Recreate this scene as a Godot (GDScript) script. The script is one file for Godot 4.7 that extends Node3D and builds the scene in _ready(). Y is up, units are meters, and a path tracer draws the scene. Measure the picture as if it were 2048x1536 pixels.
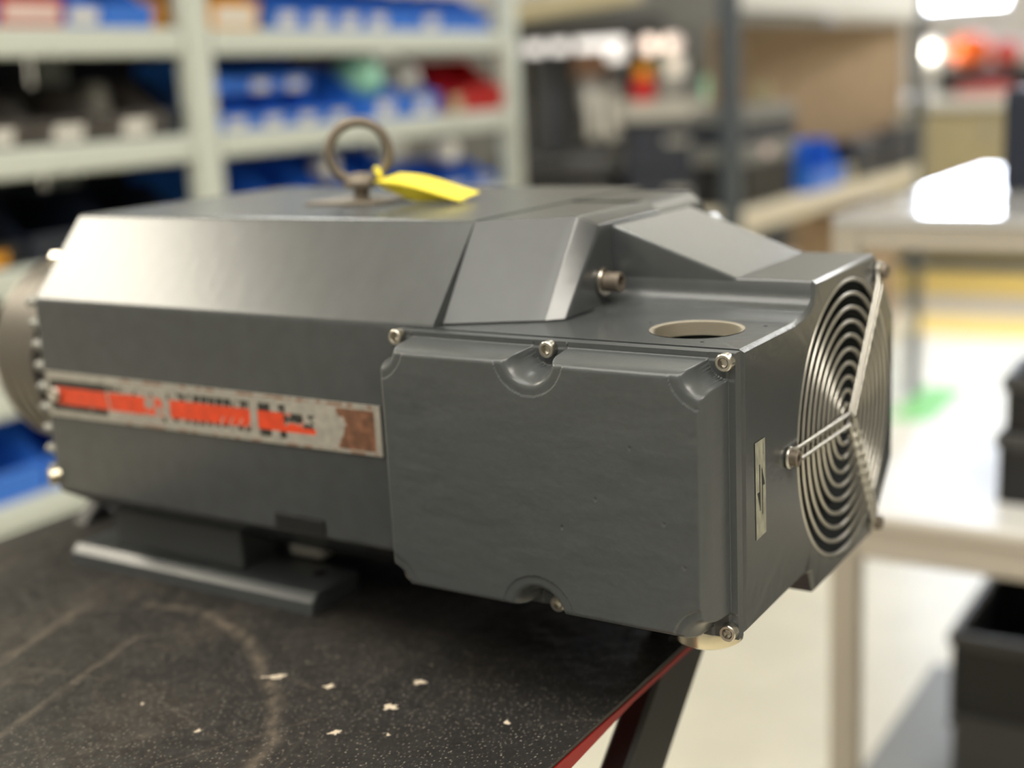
extends Node3D
# A grey industrial motor on a lift table in a workshop. All coordinates below are metres from the
# front top corner of the motor's terminal box (x along the shaft, y up, z to the viewer's side);
# OFF lifts them so that the floor lies at y = 0.
const OFF := Vector3(0, 1.13, 0)
const FLOOR := -1.13
const MAT_TOP := -0.2306
var M := {}
var used := {}

# ---------------------------------------------------------------- mesh building
class MB:
	var v := PackedVector3Array()
	var uv := PackedVector2Array()
	func t(a: Vector3, b: Vector3, c: Vector3, ua := Vector2.ZERO, ub := Vector2.ZERO, uc := Vector2.ZERO):
		v.append(a); v.append(c); v.append(b)
		uv.append(ua); uv.append(uc); uv.append(ub)
	func q(a: Vector3, b: Vector3, c: Vector3, d: Vector3):
		t(a, b, c); t(a, c, d)
	func quv(a: Vector3, b: Vector3, c: Vector3, d: Vector3):
		t(a, b, c, Vector2(0, 1), Vector2(1, 1), Vector2(1, 0))
		t(a, c, d, Vector2(0, 1), Vector2(1, 0), Vector2(0, 0))
	func away(p: Array, ctr: Vector3):
		var n: Vector3 = (p[1] - p[0]).cross(p[2] - p[0])
		if n.dot(p[0] - ctr) < 0: p.reverse()
		for i in range(1, p.size() - 1): t(p[0], p[i], p[i + 1])
	func box(c: Vector3, s: Vector3, r := 0.0015, bas := Basis()):
		var h := s / 2
		r = minf(r, minf(h.x, minf(h.y, h.z)) * 0.9)
		var P := func(ax: int, sx, sy, sz) -> Vector3:
			var w := Vector3(sx * (h.x - (0.0 if ax == 0 else r)), sy * (h.y - (0.0 if ax == 1 else r)), sz * (h.z - (0.0 if ax == 2 else r)))
			return c + bas * w
		for s1 in [-1, 1]:
			away([P.call(0, s1, -1, -1), P.call(0, s1, 1, -1), P.call(0, s1, 1, 1), P.call(0, s1, -1, 1)], c)
			away([P.call(1, -1, s1, -1), P.call(1, 1, s1, -1), P.call(1, 1, s1, 1), P.call(1, -1, s1, 1)], c)
			away([P.call(2, -1, -1, s1), P.call(2, 1, -1, s1), P.call(2, 1, 1, s1), P.call(2, -1, 1, s1)], c)
			for s2 in [-1, 1]:
				away([P.call(0, s1, s2, -1), P.call(0, s1, s2, 1), P.call(1, s1, s2, 1), P.call(1, s1, s2, -1)], c)
				away([P.call(0, s1, -1, s2), P.call(0, s1, 1, s2), P.call(2, s1, 1, s2), P.call(2, s1, -1, s2)], c)
				away([P.call(1, -1, s1, s2), P.call(1, 1, s1, s2), P.call(2, 1, s1, s2), P.call(2, -1, s1, s2)], c)
				for s3 in [-1, 1]:
					away([P.call(0, s1, s2, s3), P.call(1, s1, s2, s3), P.call(2, s1, s2, s3)], c)
	# profile of (radius, height) along the local y of xf; heights rising on the outside face outward
	func lathe(prof: Array, xf: Transform3D, n := 32):
		for i in prof.size() - 1:
			var p0: Vector2 = prof[i]
			var p1: Vector2 = prof[i + 1]
			for k in n:
				var a0 := TAU * k / n
				var a1 := TAU * (k + 1) / n
				var a := xf * Vector3(p0.x * cos(a0), p0.y, p0.x * sin(a0))
				var b := xf * Vector3(p0.x * cos(a1), p0.y, p0.x * sin(a1))
				var c := xf * Vector3(p1.x * cos(a1), p1.y, p1.x * sin(a1))
				var d := xf * Vector3(p1.x * cos(a0), p1.y, p1.x * sin(a0))
				if p0.x > 1e-6: t(a, c, b)
				if p1.x > 1e-6: t(a, d, c)
	func tube(p: PackedVector3Array, r: float, n := 8, closed := false):
		var m := p.size()
		var rings := []
		var up := Vector3.ZERO
		for i in m:
			var d: Vector3
			if closed: d = p[(i + 1) % m] - p[(i - 1 + m) % m]
			else: d = p[mini(i + 1, m - 1)] - p[maxi(i - 1, 0)]
			d = d.normalized()
			if up == Vector3.ZERO:
				up = d.cross(Vector3(0.31, 0.83, 0.46)).normalized()
			up = (up - d * up.dot(d)).normalized()
			var s := d.cross(up)
			var ring := PackedVector3Array()
			for k in n:
				var a := TAU * k / n
				ring.append(p[i] + (up * cos(a) + s * sin(a)) * r)
			rings.append(ring)
		for i in (m if closed else m - 1):
			var r0: PackedVector3Array = rings[i]
			var r1: PackedVector3Array = rings[(i + 1) % m]
			for k in n:
				var k2 := (k + 1) % n
				q(r0[k], r0[k2], r1[k2], r1[k])
		if not closed:
			for k in range(1, n - 1):
				t(rings[0][0], rings[0][k + 1], rings[0][k])
				t(rings[m - 1][0], rings[m - 1][k], rings[m - 1][k + 1])
	func bar(a: Vector3, b: Vector3, r: float, n := 8):
		tube(PackedVector3Array([a, b]), r, n)
	func fill(poly: PackedVector2Array, at: Callable, flip := false):
		var ix := Geometry2D.triangulate_polygon(poly)
		for i in range(0, ix.size(), 3):
			var a := poly[ix[i]]
			var b := poly[ix[i + 1]]
			var c := poly[ix[i + 2]]
			if ((b - a).cross(c - a) < 0) != flip: t(at.call(a), at.call(c), at.call(b))
			else: t(at.call(a), at.call(b), at.call(c))
	# a star-shaped counter-clockwise outline with a round hole
	func holed(poly: PackedVector2Array, c: Vector2, r: float, at: Callable, flip: bool):
		var angs := []
		for k in 96: angs.append(-PI + TAU * k / 96)
		for p in poly: angs.append((p - c).angle())
		angs.sort()
		var outer := []
		for a in angs:
			var dir := Vector2.from_angle(a)
			var best := 0.0
			for i in poly.size():
				var hit = Geometry2D.segment_intersects_segment(c, c + dir * 9.0, poly[i] + (poly[i] - poly[(i + 1) % poly.size()]) * 1e-4, poly[(i + 1) % poly.size()] + (poly[(i + 1) % poly.size()] - poly[i]) * 1e-4)
				if hit != null: best = maxf(best, c.distance_to(hit))
			outer.append(c + dir * best)
		for k in angs.size():
			var k2 := (k + 1) % angs.size()
			var i0 := c + Vector2.from_angle(angs[k]) * r
			var i1 := c + Vector2.from_angle(angs[k2]) * r
			if i0.distance_to(i1) < 1e-6: continue
			if flip: q(at.call(i1), at.call(outer[k2]), at.call(outer[k]), at.call(i0))
			else: q(at.call(i0), at.call(outer[k]), at.call(outer[k2]), at.call(i1))
	# a counter-clockwise outline (u, v) swept along U x V; layers of [w, inset]
	func sweep(poly: PackedVector2Array, o: Vector3, U: Vector3, V: Vector3, layers: Array, skip := [], caps := [true, true]):
		var W := U.cross(V)
		var n := poly.size()
		var lev := []
		for L in layers:
			var ins := PackedVector2Array()
			for i in n:
				var e0 := (poly[i] - poly[(i - 1 + n) % n]).normalized()
				var e1 := (poly[(i + 1) % n] - poly[i]).normalized()
				var n0 := Vector2(-e0.y, e0.x)
				var n1 := Vector2(-e1.y, e1.x)
				var mi := (n0 + n1).normalized()
				ins.append(poly[i] + mi * (L[1] / maxf(0.3, mi.dot(n0))))
			lev.append(ins)
		var at := func(l: int, i: int) -> Vector3:
			var p: Vector2 = lev[l][i % n]
			return o + U * p.x + V * p.y + W * layers[l][0]
		for l in layers.size() - 1:
			for i in n:
				if i in skip and absf(layers[l][1] - layers[l + 1][1]) < 1e-6: continue
				q(at.call(l, i), at.call(l, i + 1), at.call(l + 1, i + 1), at.call(l + 1, i))
		var last := layers.size() - 1
		if caps[0]: fill(lev[0], func(p): return o + U * p.x + V * p.y + W * layers[0][0], true)
		if caps[1]: fill(lev[last], func(p): return o + U * p.x + V * p.y + W * layers[last][0])
	func mesh(crease := 38.0) -> ArrayMesh:
		var cs := cos(deg_to_rad(crease))
		var nt := v.size() / 3
		var fn := PackedVector3Array()
		fn.resize(nt)
		var at := {}
		for i in nt:
			fn[i] = (v[3 * i + 2] - v[3 * i]).cross(v[3 * i + 1] - v[3 * i])
			for k in 3:
				var key := Vector3i((v[3 * i + k] * 50000.0).round())
				if at.has(key): at[key].append(i)
				else: at[key] = [i]
		var nn := PackedVector3Array()
		nn.resize(v.size())
		for i in nt:
			var me := fn[i].normalized()
			for k in 3:
				var s := Vector3.ZERO
				for j in at[Vector3i((v[3 * i + k] * 50000.0).round())]:
					if fn[j].normalized().dot(me) > cs: s += fn[j]
				nn[3 * i + k] = s.normalized() if s.length_squared() > 0 else me
		var A := []
		A.resize(Mesh.ARRAY_MAX)
		A[Mesh.ARRAY_VERTEX] = v
		A[Mesh.ARRAY_NORMAL] = nn
		A[Mesh.ARRAY_TEX_UV] = uv
		var am := ArrayMesh.new()
		am.add_surface_from_arrays(Mesh.PRIMITIVE_TRIANGLES, A)
		return am

# ---------------------------------------------------------------- nodes
func numbered(called: String) -> String:
	used[called] = used.get(called, 0) + 1
	return called if used[called] == 1 else "%s_%03d" % [called, used[called] - 1]

func thing(called: String, label: String, cat: String, at: Vector3, group := "", turn := 0.0) -> Node3D:
	var o := Node3D.new()
	o.name = numbered(called)
	o.position = at + OFF
	o.rotation.y = turn
	tag(o, label, cat, group)
	add_child(o)
	return o

func tag(o: Node, label: String, cat: String, group := ""):
	o.set_meta("label", label); o.set_meta("category", cat)
	if group: o.set_meta("group", group)

func part(called: String, m: Mesh, mat: Material, parent: Node3D, shift := Vector3.ZERO, label := "") -> MeshInstance3D:
	var o := MeshInstance3D.new()
	o.name = called
	o.mesh = m
	o.material_override = mat
	o.position = shift
	if label: o.set_meta("label", label)
	parent.add_child(o, true)
	return o

func solo(called: String, m: Mesh, mat: Material, label: String, cat: String, at: Vector3, group := "", turn := 0.0) -> MeshInstance3D:
	var o := MeshInstance3D.new()
	o.name = numbered(called)
	o.mesh = m
	o.material_override = mat
	o.position = at + OFF
	o.rotation.y = turn
	tag(o, label, cat, group)
	add_child(o)
	return o

func struct(called: String, m: Mesh, mat: Material, at := Vector3.ZERO) -> MeshInstance3D:
	var o := MeshInstance3D.new()
	o.name = called
	o.mesh = m
	o.material_override = mat
	o.position = at + OFF
	o.set_meta("kind", "structure")
	add_child(o, true)
	return o

func boxm(s: Vector3, r := 0.002) -> ArrayMesh:
	var b := MB.new()
	b.box(Vector3.ZERO, s, r)
	return b.mesh(20)

func span(lo: Vector3, hi: Vector3, r := 0.002) -> ArrayMesh:
	var b := MB.new()
	b.box((lo + hi) / 2, hi - lo, r)
	return b.mesh(20)

func lathem(prof: Array, xf := Transform3D(), n := 32, crease := 38.0) -> ArrayMesh:
	var b := MB.new()
	b.lathe(prof, xf, n)
	return b.mesh(crease)

func along(dir: Vector3, at := Vector3.ZERO) -> Transform3D:   # local y turned to dir
	var y := dir.normalized()
	var x := y.cross(Vector3(0.3, 0.2, 0.93)).normalized()
	return Transform3D(Basis(x, y, x.cross(y)), at)

# ---------------------------------------------------------------- materials
func mat(c: Color, rough := 0.5, metal := 0.0) -> StandardMaterial3D:
	var m := StandardMaterial3D.new()
	m.albedo_color = c
	m.roughness = rough
	m.metallic = metal
	return m

func noise(f: float, oct := 4, sd := 1) -> FastNoiseLite:
	var n := FastNoiseLite.new()
	n.noise_type = FastNoiseLite.TYPE_SIMPLEX_SMOOTH
	n.frequency = f
	n.fractal_octaves = oct
	n.seed = sd
	return n

func ntex(f: float, oct: int, sd: int, lo := Color.BLACK, hi := Color.WHITE, normal := false, bump := 4.0) -> NoiseTexture2D:
	var t := NoiseTexture2D.new()
	t.width = 512; t.height = 512
	t.seamless = true
	t.noise = noise(f, oct, sd)
	t.as_normal_map = normal
	t.bump_strength = bump
	if not normal:
		var g := Gradient.new()
		g.set_color(0, lo); g.set_color(1, hi)
		t.color_ramp = g
	return t

func textured(c: Color, rough: float, f: float, lo: float, scale: float, bump := 0.0, metal := 0.0) -> StandardMaterial3D:
	var m := mat(c, rough, metal)
	m.albedo_texture = ntex(f, 4, 7, Color(lo, lo, lo), Color.WHITE)
	m.uv1_triplanar = true
	m.uv1_world_triplanar = true
	m.uv1_scale = Vector3.ONE * scale
	if bump > 0:
		m.normal_enabled = true
		m.normal_texture = ntex(f * 2, 4, 9, Color.BLACK, Color.WHITE, true)
		m.normal_scale = bump
	return m

func glow(c: Color, e: float) -> StandardMaterial3D:
	var m := mat(Color(0.9, 0.9, 0.9), 0.4)
	m.emission_enabled = true
	m.emission = c
	m.emission_energy_multiplier = e
	return m

func materials():
	M.paint = textured(Color(0.262, 0.274, 0.280), 0.25, 0.02, 0.92, 4.0, 0.03)
	M.paint.metallic_specular = 0.57
	M.cast = textured(Color(0.274, 0.286, 0.292), 0.32, 0.03, 0.95, 9.0, 0.05)
	M.cast.metallic_specular = 0.52
	M.black = mat(Color(0.03, 0.03, 0.03), 0.6)
	M.gasket = mat(Color(0.02, 0.02, 0.02), 0.8)
	M.steel = mat(Color(0.74, 0.72, 0.68), 0.28, 1.0)
	M.wire = mat(Color(0.74, 0.73, 0.70), 0.3, 0.9)
	M.dullsteel = textured(Color(0.52, 0.48, 0.43), 0.48, 0.05, 0.8, 12.0, 0.15, 0.55)
	M.thread = mat(Color(0.58, 0.55, 0.49), 0.45, 0.45)
	M.brass = mat(Color(0.86, 0.82, 0.72), 0.22, 1.0)
	M.fan = mat(Color(0.075, 0.075, 0.078), 0.55)
	M.flange = mat(Color(0.44, 0.42, 0.39), 0.4, 0.6)
	M.rib = mat(Color(0.42, 0.42, 0.40), 0.45, 0.2)
	M.rack = mat(Color(0.78, 0.80, 0.76), 0.45)
	M.rackdark = mat(Color(0.12, 0.135, 0.16), 0.6)
	M.blue = mat(Color(0.20, 0.47, 0.88), 0.4)
	M.red = mat(Color(0.72, 0.10, 0.12), 0.4)
	M.yellow = mat(Color(0.90, 0.62, 0.06), 0.4)
	M.greybin = mat(Color(0.30, 0.28, 0.27), 0.45)
	M.navy = mat(Color(0.095, 0.125, 0.19), 0.45)
	M.post = mat(Color(0.27, 0.30, 0.33), 0.5)
	M.darkbox = mat(Color(0.055, 0.058, 0.07), 0.5)
	M.paper = mat(Color(0.90, 0.89, 0.86), 0.7)
	M.pinkpaper = mat(Color(0.90, 0.80, 0.77), 0.7)
	M.tag = mat(Color(0.93, 0.86, 0.22), 0.6)
	M.tag.backlight_enabled = true
	M.tag.backlight = Color(0.3, 0.27, 0.05)
	M.card = textured(Color(0.66, 0.56, 0.44), 0.8, 0.01, 0.85, 2.0)
	M.alu = mat(Color(0.68, 0.655, 0.61), 0.5, 0.35)
	M.bench = mat(Color(0.66, 0.66, 0.66), 0.12)
	M.whiteboard = mat(Color(0.88, 0.88, 0.87), 0.4)
	M.beige = mat(Color(0.70, 0.66, 0.53), 0.6)
	M.lightbeige = mat(Color(0.83, 0.79, 0.70), 0.6)
	M.wall = textured(Color(0.90, 0.88, 0.84), 0.85, 0.02, 0.95, 0.6)
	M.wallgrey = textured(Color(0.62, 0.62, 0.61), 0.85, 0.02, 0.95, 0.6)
	M.ceil = mat(Color(0.88, 0.87, 0.84), 0.9)
	M.floor = textured(Color(0.89, 0.87, 0.80), 0.42, 0.01, 0.94, 0.7)
	M.tape = mat(Color(0.93, 0.80, 0.38), 0.6)
	M.walk = mat(Color(0.72, 0.68, 0.61), 0.6)
	M.green = mat(Color(0.50, 0.80, 0.45), 0.6)
	M.mint = mat(Color(0.62, 0.86, 0.74), 0.4)
	M.orange = mat(Color(0.95, 0.42, 0.10), 0.4)
	M.redframe = mat(Color(0.55, 0.09, 0.08), 0.45)
	M.arm = mat(Color(0.045, 0.042, 0.04), 0.5)
	M.brown = mat(Color(0.45, 0.33, 0.25), 0.7)
	M.grey = mat(Color(0.48, 0.48, 0.47), 0.5)
	M.darkgrey = mat(Color(0.24, 0.24, 0.24), 0.5)
	M.lightgrey = mat(Color(0.66, 0.65, 0.62), 0.5)
	M.glass = mat(Color(0.95, 0.97, 1.0, 0.06), 0.02)
	M.glass.transparency = BaseMaterial3D.TRANSPARENCY_ALPHA

# ---------------------------------------------------------------- scene
func _ready():
	# camera
	var cam := Camera3D.new()
	cam.name = "camera"
	cam.fov = 32.814
	cam.near = 0.05
	cam.far = 60.0
	cam.transform = Transform3D(Basis(Vector3(0.8465335, -0.04978211, -0.53000261), Vector3(-0.07800585, 0.97327008, -0.21601027), Vector3(0.52658914, 0.22420323, 0.82002243)).orthonormalized(), Vector3(0.27266803, 0.14923707, 0.66212401) + OFF)
	var at := CameraAttributesPhysical.new()
	at.frustum_focal_length = 40.754
	at.exposure_aperture = 40.754 / 16.5
	at.frustum_focus_distance = 0.735
	cam.attributes = at
	add_child(cam)
	# sky and exposure
	var we := WorldEnvironment.new()
	we.name = "surroundings"
	var env := Environment.new()
	env.tonemap_mode = Environment.TONE_MAPPER_LINEAR
	env.tonemap_exposure = 1.75
	env.background_mode = Environment.BG_SKY
	var sky := Sky.new()
	var sm := ProceduralSkyMaterial.new()
	sm.sky_top_color = Color(0.80, 0.88, 1.0)
	sm.sky_horizon_color = Color(0.95, 0.97, 1.0)
	sm.ground_bottom_color = Color(0.5, 0.5, 0.48)
	sm.ground_horizon_color = Color(0.85, 0.86, 0.86)
	sm.sky_energy_multiplier = 3.5
	sm.ground_energy_multiplier = 1.5
	sky.sky_material = sm
	env.sky = sky
	env.sdfgi_enabled = true
	env.ssao_enabled = true
	env.ssil_enabled = true
	we.environment = env
	add_child(we)
	materials()
	# ceiling lamps: x, z, length along z, energy, colour
	lamp(-3.10, 0.62, 1.1, 1.6, 4.2, Color(1.0, 0.965, 0.89), "left of the shelving, nearest the motor")
	lamp(-0.55, 0.66, 1.7, 1.5, 1.8, Color(1.0, 0.985, 0.95), "broad and dim, between the shelving and the lift table")
	lamp(-3.05, -2.6, 0.3, 1.3, 2.4, Color(1.0, 1.0, 0.98), "left of the shelving, farther back")
	lamp(-0.85, -2.3, 0.3, 1.3, 0.9, Color(1.0, 1.0, 0.98), "above the aisle behind the motor")
	lamp(-1.45, -5.3, 1.3, 2.2, 0.7, Color(1.0, 0.98, 0.93), "broad and dim, above the aisle beside the dark rack")
	lamp(0.3, -4.6, 0.3, 1.3, 2.2, Color(1.0, 1.0, 0.99), "above the back of the aluminium bench")
	lamp(0.95, -6.1, 0.6, 1.3, 3.4, Color(1.0, 1.0, 0.99), "above the far right part of the floor")
	lamp(0.75, 0.75, 0.3, 1.3, 0.6, Color(1.0, 0.97, 0.92), "straight above the near end of the lift table")
	lamp(-0.2, 2.3, 0.3, 1.3, 1.5, Color(1.0, 0.985, 0.95), "over the near side of the room")
	lamp(1.62, 0.5, 0.7, 1.3, 2.5, Color(1.0, 0.97, 0.92), "above the right side of the lift table")
	room()
	motor()
	table()
	rack_one()
	rack_two()
	machine_corner()
	right_bench()
	far_end()

func lamp(x: float, z: float, wd: float, ln: float, e: float, c: Color, where: String):
	var y := 1.98
	var t := thing("ceiling_lamp", "long white ceiling lamp " + where, "lamp", Vector3(x, y, z), "ceiling lamps")
	part("housing", span(Vector3(-wd / 2 - 0.02, -0.02, -ln / 2 - 0.02), Vector3(wd / 2 + 0.02, 0.02, ln / 2 + 0.02)), M.whiteboard, t)
	part("diffuser", span(Vector3(-wd / 2, -0.03, -ln / 2), Vector3(wd / 2, -0.02, ln / 2), 0.001), glow(c, clampf(e * PI / (wd * ln) * 0.3, 0.3, 3.0)), t)
	var l := AreaLight3D.new()
	l.name = "lamp_light"
	l.area_size = Vector2(wd, ln)
	l.light_energy = e
	l.light_color = c
	l.area_range = 20.0
	l.shadow_enabled = true
	l.rotation.x = -PI / 2
	l.position = Vector3(0, -0.036, 0)
	t.add_child(l)

func room():
	var x0 := -4.6; var x1 := 3.4; var z0 := -9.0; var z1 := 3.2; var top := 2.0
	struct("floor", span(Vector3(x0 - 0.2, FLOOR - 0.2, z0 - 0.2), Vector3(x1 + 0.2, FLOOR, z1 + 0.2)), M.floor)
	struct("ceiling", span(Vector3(x0 - 0.2, top, z0 - 0.2), Vector3(x1 + 0.2, top + 0.2, z1 + 0.2)), M.ceil)
	struct("wall_left", span(Vector3(x0 - 0.2, FLOOR, z0), Vector3(x0, top, z1)), M.wall)
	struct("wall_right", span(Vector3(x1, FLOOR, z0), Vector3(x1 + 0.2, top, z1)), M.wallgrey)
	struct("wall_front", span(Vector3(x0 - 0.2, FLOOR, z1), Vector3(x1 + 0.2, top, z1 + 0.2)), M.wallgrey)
	# back wall with two window openings
	var holes := [[-2.42, -1.74], [-1.58, -0.9]]
	var b := MB.new()
	var lo := 0.48; var hi := 1.78
	b.box(Vector3((x0 + x1) / 2, (FLOOR + lo) / 2, z0 - 0.1), Vector3(x1 - x0 + 0.4, lo - FLOOR, 0.2), 0.0005)
	b.box(Vector3((x0 + x1) / 2, (hi + top) / 2, z0 - 0.1), Vector3(x1 - x0 + 0.4, top - hi, 0.2), 0.0005)
	var xa: float = x0 - 0.2
	for h in holes + [[x1 + 0.2, 0.0]]:
		b.box(Vector3((xa + h[0]) / 2, (lo + hi) / 2, z0 - 0.1), Vector3(h[0] - xa, hi - lo, 0.2), 0.0005)
		xa = h[1]
	struct("wall_back", b.mesh(), M.wall)
	for i in holes.size():
		var h: Array = holes[i]
		var w := Node3D.new()
		w.name = "window_%d" % (i + 1)
		w.set_meta("kind", "structure")
		w.position = Vector3((h[0] + h[1]) / 2, (lo + hi) / 2, z0 - 0.08) + OFF
		add_child(w)
		var hw: float = (h[1] - h[0]) / 2
		var hh := (hi - lo) / 2
		var f := MB.new()
		for s in [-1, 1]:
			f.box(Vector3(s * (hw - 0.02), 0, 0), Vector3(0.04, 2 * hh, 0.06))
			f.box(Vector3(0, s * (hh - 0.02), 0), Vector3(2 * hw - 0.08, 0.04, 0.06))
		part("window_frame", f.mesh(20), M.whiteboard, w)
		part("pane", boxm(Vector3(2 * hw - 0.07, 2 * hh - 0.07, 0.006), 0.0005), M.glass, w)
	# markings taped on the floor
	solo("floor_tape", span(Vector3(-2.0, 0, -0.24), Vector3(2.2, 0.002, 0.24), 0.0005), M.tape, "near pale yellow tape stripe crossing the white floor", "floor tape", Vector3(0, FLOOR, -5.87))
	solo("floor_tape", span(Vector3(-2.4, 0, -0.3), Vector3(2.2, 0.002, 0.3), 0.0005), M.tape, "far dull yellow tape stripe on the floor before the beige counter", "floor tape", Vector3(0, FLOOR, -7.2))
	solo("floor_walkway", span(Vector3(-2.4, 0, -0.39), Vector3(2.2, 0.0015, 0.39), 0.0005), M.walk, "greyish walkway strip between the two yellow stripes", "walkway", Vector3(0, FLOOR, -6.5))
	solo("floor_patch", span(Vector3(-0.06, 0, -0.28), Vector3(0.1, 0.002, 0.28), 0.0005), M.green, "green patch of floor tape at the foot of the dark rack", "floor tape", Vector3(-1.03, FLOOR, -4.3))

# ---------------------------------------------------------------- the motor
const MZ := -0.18      # shaft axis
const MY := -0.083

func cap_screw(r: float, h: float) -> ArrayMesh:   # socket head, along +y, with a hexagon socket
	var b := MB.new()
	var c := r * 0.12
	b.lathe([Vector2(r, 0), Vector2(r, h - c), Vector2(r - c, h), Vector2(r * 0.62, h)], Transform3D(), 28)
	b.lathe([Vector2(r * 0.62, h), Vector2(r * 0.55, h - c * 0.8), Vector2(r * 0.52, h - h * 0.6), Vector2(0, h - h * 0.65)], Transform3D(), 6)
	return b.mesh(30)

func ring_pts(c: Vector2, r: float, a0: float, a1: float, n: int) -> PackedVector2Array:
	var p := PackedVector2Array()
	for i in n:
		p.append(c + Vector2.from_angle(lerpf(a0, a1, float(i) / (n - 1))) * r)
	return p

func motor():
	var base := Vector3(-0.36, MAT_TOP, MZ)
	var m := thing("electric_motor", "dark grey painted electric motor with fan guard and terminal box on the lift table", "motor", base)
	var sh := -base
	var U := Vector3(0, 0, -1)       # profile u = -z, v = y, so that U x V = +x
	var V := Vector3(0, 1, 0)
	# --- housing: octagonal shell
	var oct := PackedVector2Array()
	var corner := [Vector2(0.008, -0.162), Vector2(0.07, -0.2), Vector2(0.29, -0.2), Vector2(0.36, -0.157), Vector2(0.36, 0.001), Vector2(0.3055, 0.0625), Vector2(0.0545, 0.0625), Vector2(0.0, 0.001), Vector2(0.0, -0.157)]
	for i in corner.size():           # small rounded corners
		var p: Vector2 = corner[i]
		var a: Vector2 = (corner[(i - 1 + corner.size()) % corner.size()] - p).normalized()
		var c: Vector2 = (corner[(i + 1) % corner.size()] - p).normalized()
		var r := 0.003
		var p0 := p + a * r
		var p1 := p + c * r
		for k in 4:
			var s := k / 3.0
			oct.append(p0.lerp(p, s).lerp(p.lerp(p1, s), s))
	var b := MB.new()
	# find the front face edge (both ends at u = 0) to leave it open for the notched panel
	var skip := []
	for i in oct.size():
		if absf(oct[i].x) < 1e-4 and absf(oct[(i + 1) % oct.size()].x) < 1e-4 and absf(oct[i].y - oct[(i + 1) % oct.size()].y) > 0.1: skip.append(i)
	b.sweep(oct, Vector3.ZERO, U, V, [[-0.6, 0.003], [-0.5991, 0.0009], [-0.597, 0.0], [-0.2102, 0.0]], skip, [true, true])
	var y1 := -0.002; var y0 := -0.154
	var nx0 := -0.3612; var nx1 := -0.3145; var ny := -0.1435
	b.fill(PackedVector2Array([Vector2(-0.597, y0), Vector2(nx0, y0), Vector2(nx0, ny), Vector2(nx1, ny), Vector2(nx1, y0), Vector2(-0.2325, y0), Vector2(-0.2325, y1), Vector2(-0.597, y1)]), func(p): return Vector3(p.x, p.y, 0))
	part("housing", b.mesh(), M.paint, m, sh)
	b = MB.new()                       # the dark recess of the notch, with a lip inside
	b.box(Vector3((nx0 + nx1) / 2, -0.1495, -0.0035), Vector3(nx1 - nx0 - 0.001, 0.011, 0.0015), 0.0003)
	part("recess", b.mesh(), M.black, m, sh + Vector3(0, 0, 0.0042))
	# --- recessed shoulder: the same slope set back, with a broad rounded end
	b = MB.new()
	# its left edge lies on the outer slope, its right end is set back and broadly chamfered
	var rows := []
	for i in 13:
		var s0 := i / 12.0
		var xa := -0.2100
		var za := -0.0003 - 0.0541 * s0
		var zb := lerpf(-0.0400, -0.0880, s0)
		var row := []
		for k in 13:
			var w := maxf(0.0, (k - 1) / 11.0) + (0.001 if k == 1 else 0.0)
			row.append(Vector3(lerpf(xa, -0.1535, w), 0.001 + 0.0610 * s0, lerpf(za - (0.011 * (1.0 - s0) if k > 0 else 0.0), zb, w)))
		var e0: Vector3 = row[-1]
		for c in [Vector2(0.0012, -0.0002), Vector2(0.0026, -0.0010), Vector2(0.0112, -0.0088), Vector2(0.0122, -0.0103), Vector2(0.0125, -0.0120)]:
			row.append(e0 + Vector3(c.x, 0.0085 * c.y / 0.012 * s0, c.y * 1.15))
		var e1: Vector3 = row[-1]
		row.append(Vector3(e1.x, e1.y, -0.19))
		rows.append(row)
	for i in 12:
		for k in rows[0].size() - 1: b.q(rows[i][k], rows[i][k + 1], rows[i + 1][k + 1], rows[i + 1][k])
	var topr: Array = rows[12]
	for k in topr.size() - 1: b.q(topr[k], topr[k + 1], Vector3(topr[k + 1].x, topr[k + 1].y, -0.19), Vector3(topr[k].x, topr[k].y, -0.19))
	part("shoulder", b.mesh(30), M.paint, m, sh)
	part("shoulder_core", span(Vector3(-0.24, -0.1, -0.33), Vector3(-0.1412, 0.040, -0.17), 0.012), M.paint, m, sh)
	var far := MB.new()
	far.sweep(PackedVector2Array([Vector2(0.18, -0.06), Vector2(0.32, -0.06), Vector2(0.32, 0.0), Vector2(0.2685, 0.0620), Vector2(0.18, 0.0620)]), Vector3.ZERO, U, V, [[-0.2325, 0.0], [-0.1535, 0.0], [-0.141, 0.0085]], [], [false, true])
	part("rear_shoulder", far.mesh(), M.paint, m, sh)
	# --- sloping cowl over the fan duct
	b = MB.new()
	var wp := PackedVector2Array([Vector2(-0.15, -0.02), Vector2(-0.0495, -0.02), Vector2(-0.0495, 0.0192), Vector2(-0.1412, 0.0532), Vector2(-0.15, 0.0555)])
	b.sweep(wp, Vector3.ZERO, Vector3(1, 0, 0), V, [[-0.2435, 0.0025], [-0.241, 0.0], [-0.119, 0.0], [-0.1172, 0.0007], [-0.1165, 0.0025]])
	part("cowl", b.mesh(), M.paint, m, sh)
	# --- fan housing and terminal box block: one end profile
	var fp := PackedVector2Array([Vector2(0, -0.1692), Vector2(0.1, -0.1685), Vector2(0.1115, -0.1712), Vector2(0.1184, -0.187), Vector2(0.243, -0.187), Vector2(0.29, -0.14), Vector2(0.29, -0.03), Vector2(0.243, 0.0203), Vector2(0.1182, 0.0203), Vector2(0.1165, 0.0185), Vector2(0.1155, 0.0125), Vector2(0.113, 0.0078), Vector2(0.1085, 0.0045), Vector2(0.1, 0.0022), Vector2(0.0815, 0.0), Vector2(0.0, 0.0)])
	var n := fp.size()
	b = MB.new()
	var bev := 0.0026
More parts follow.
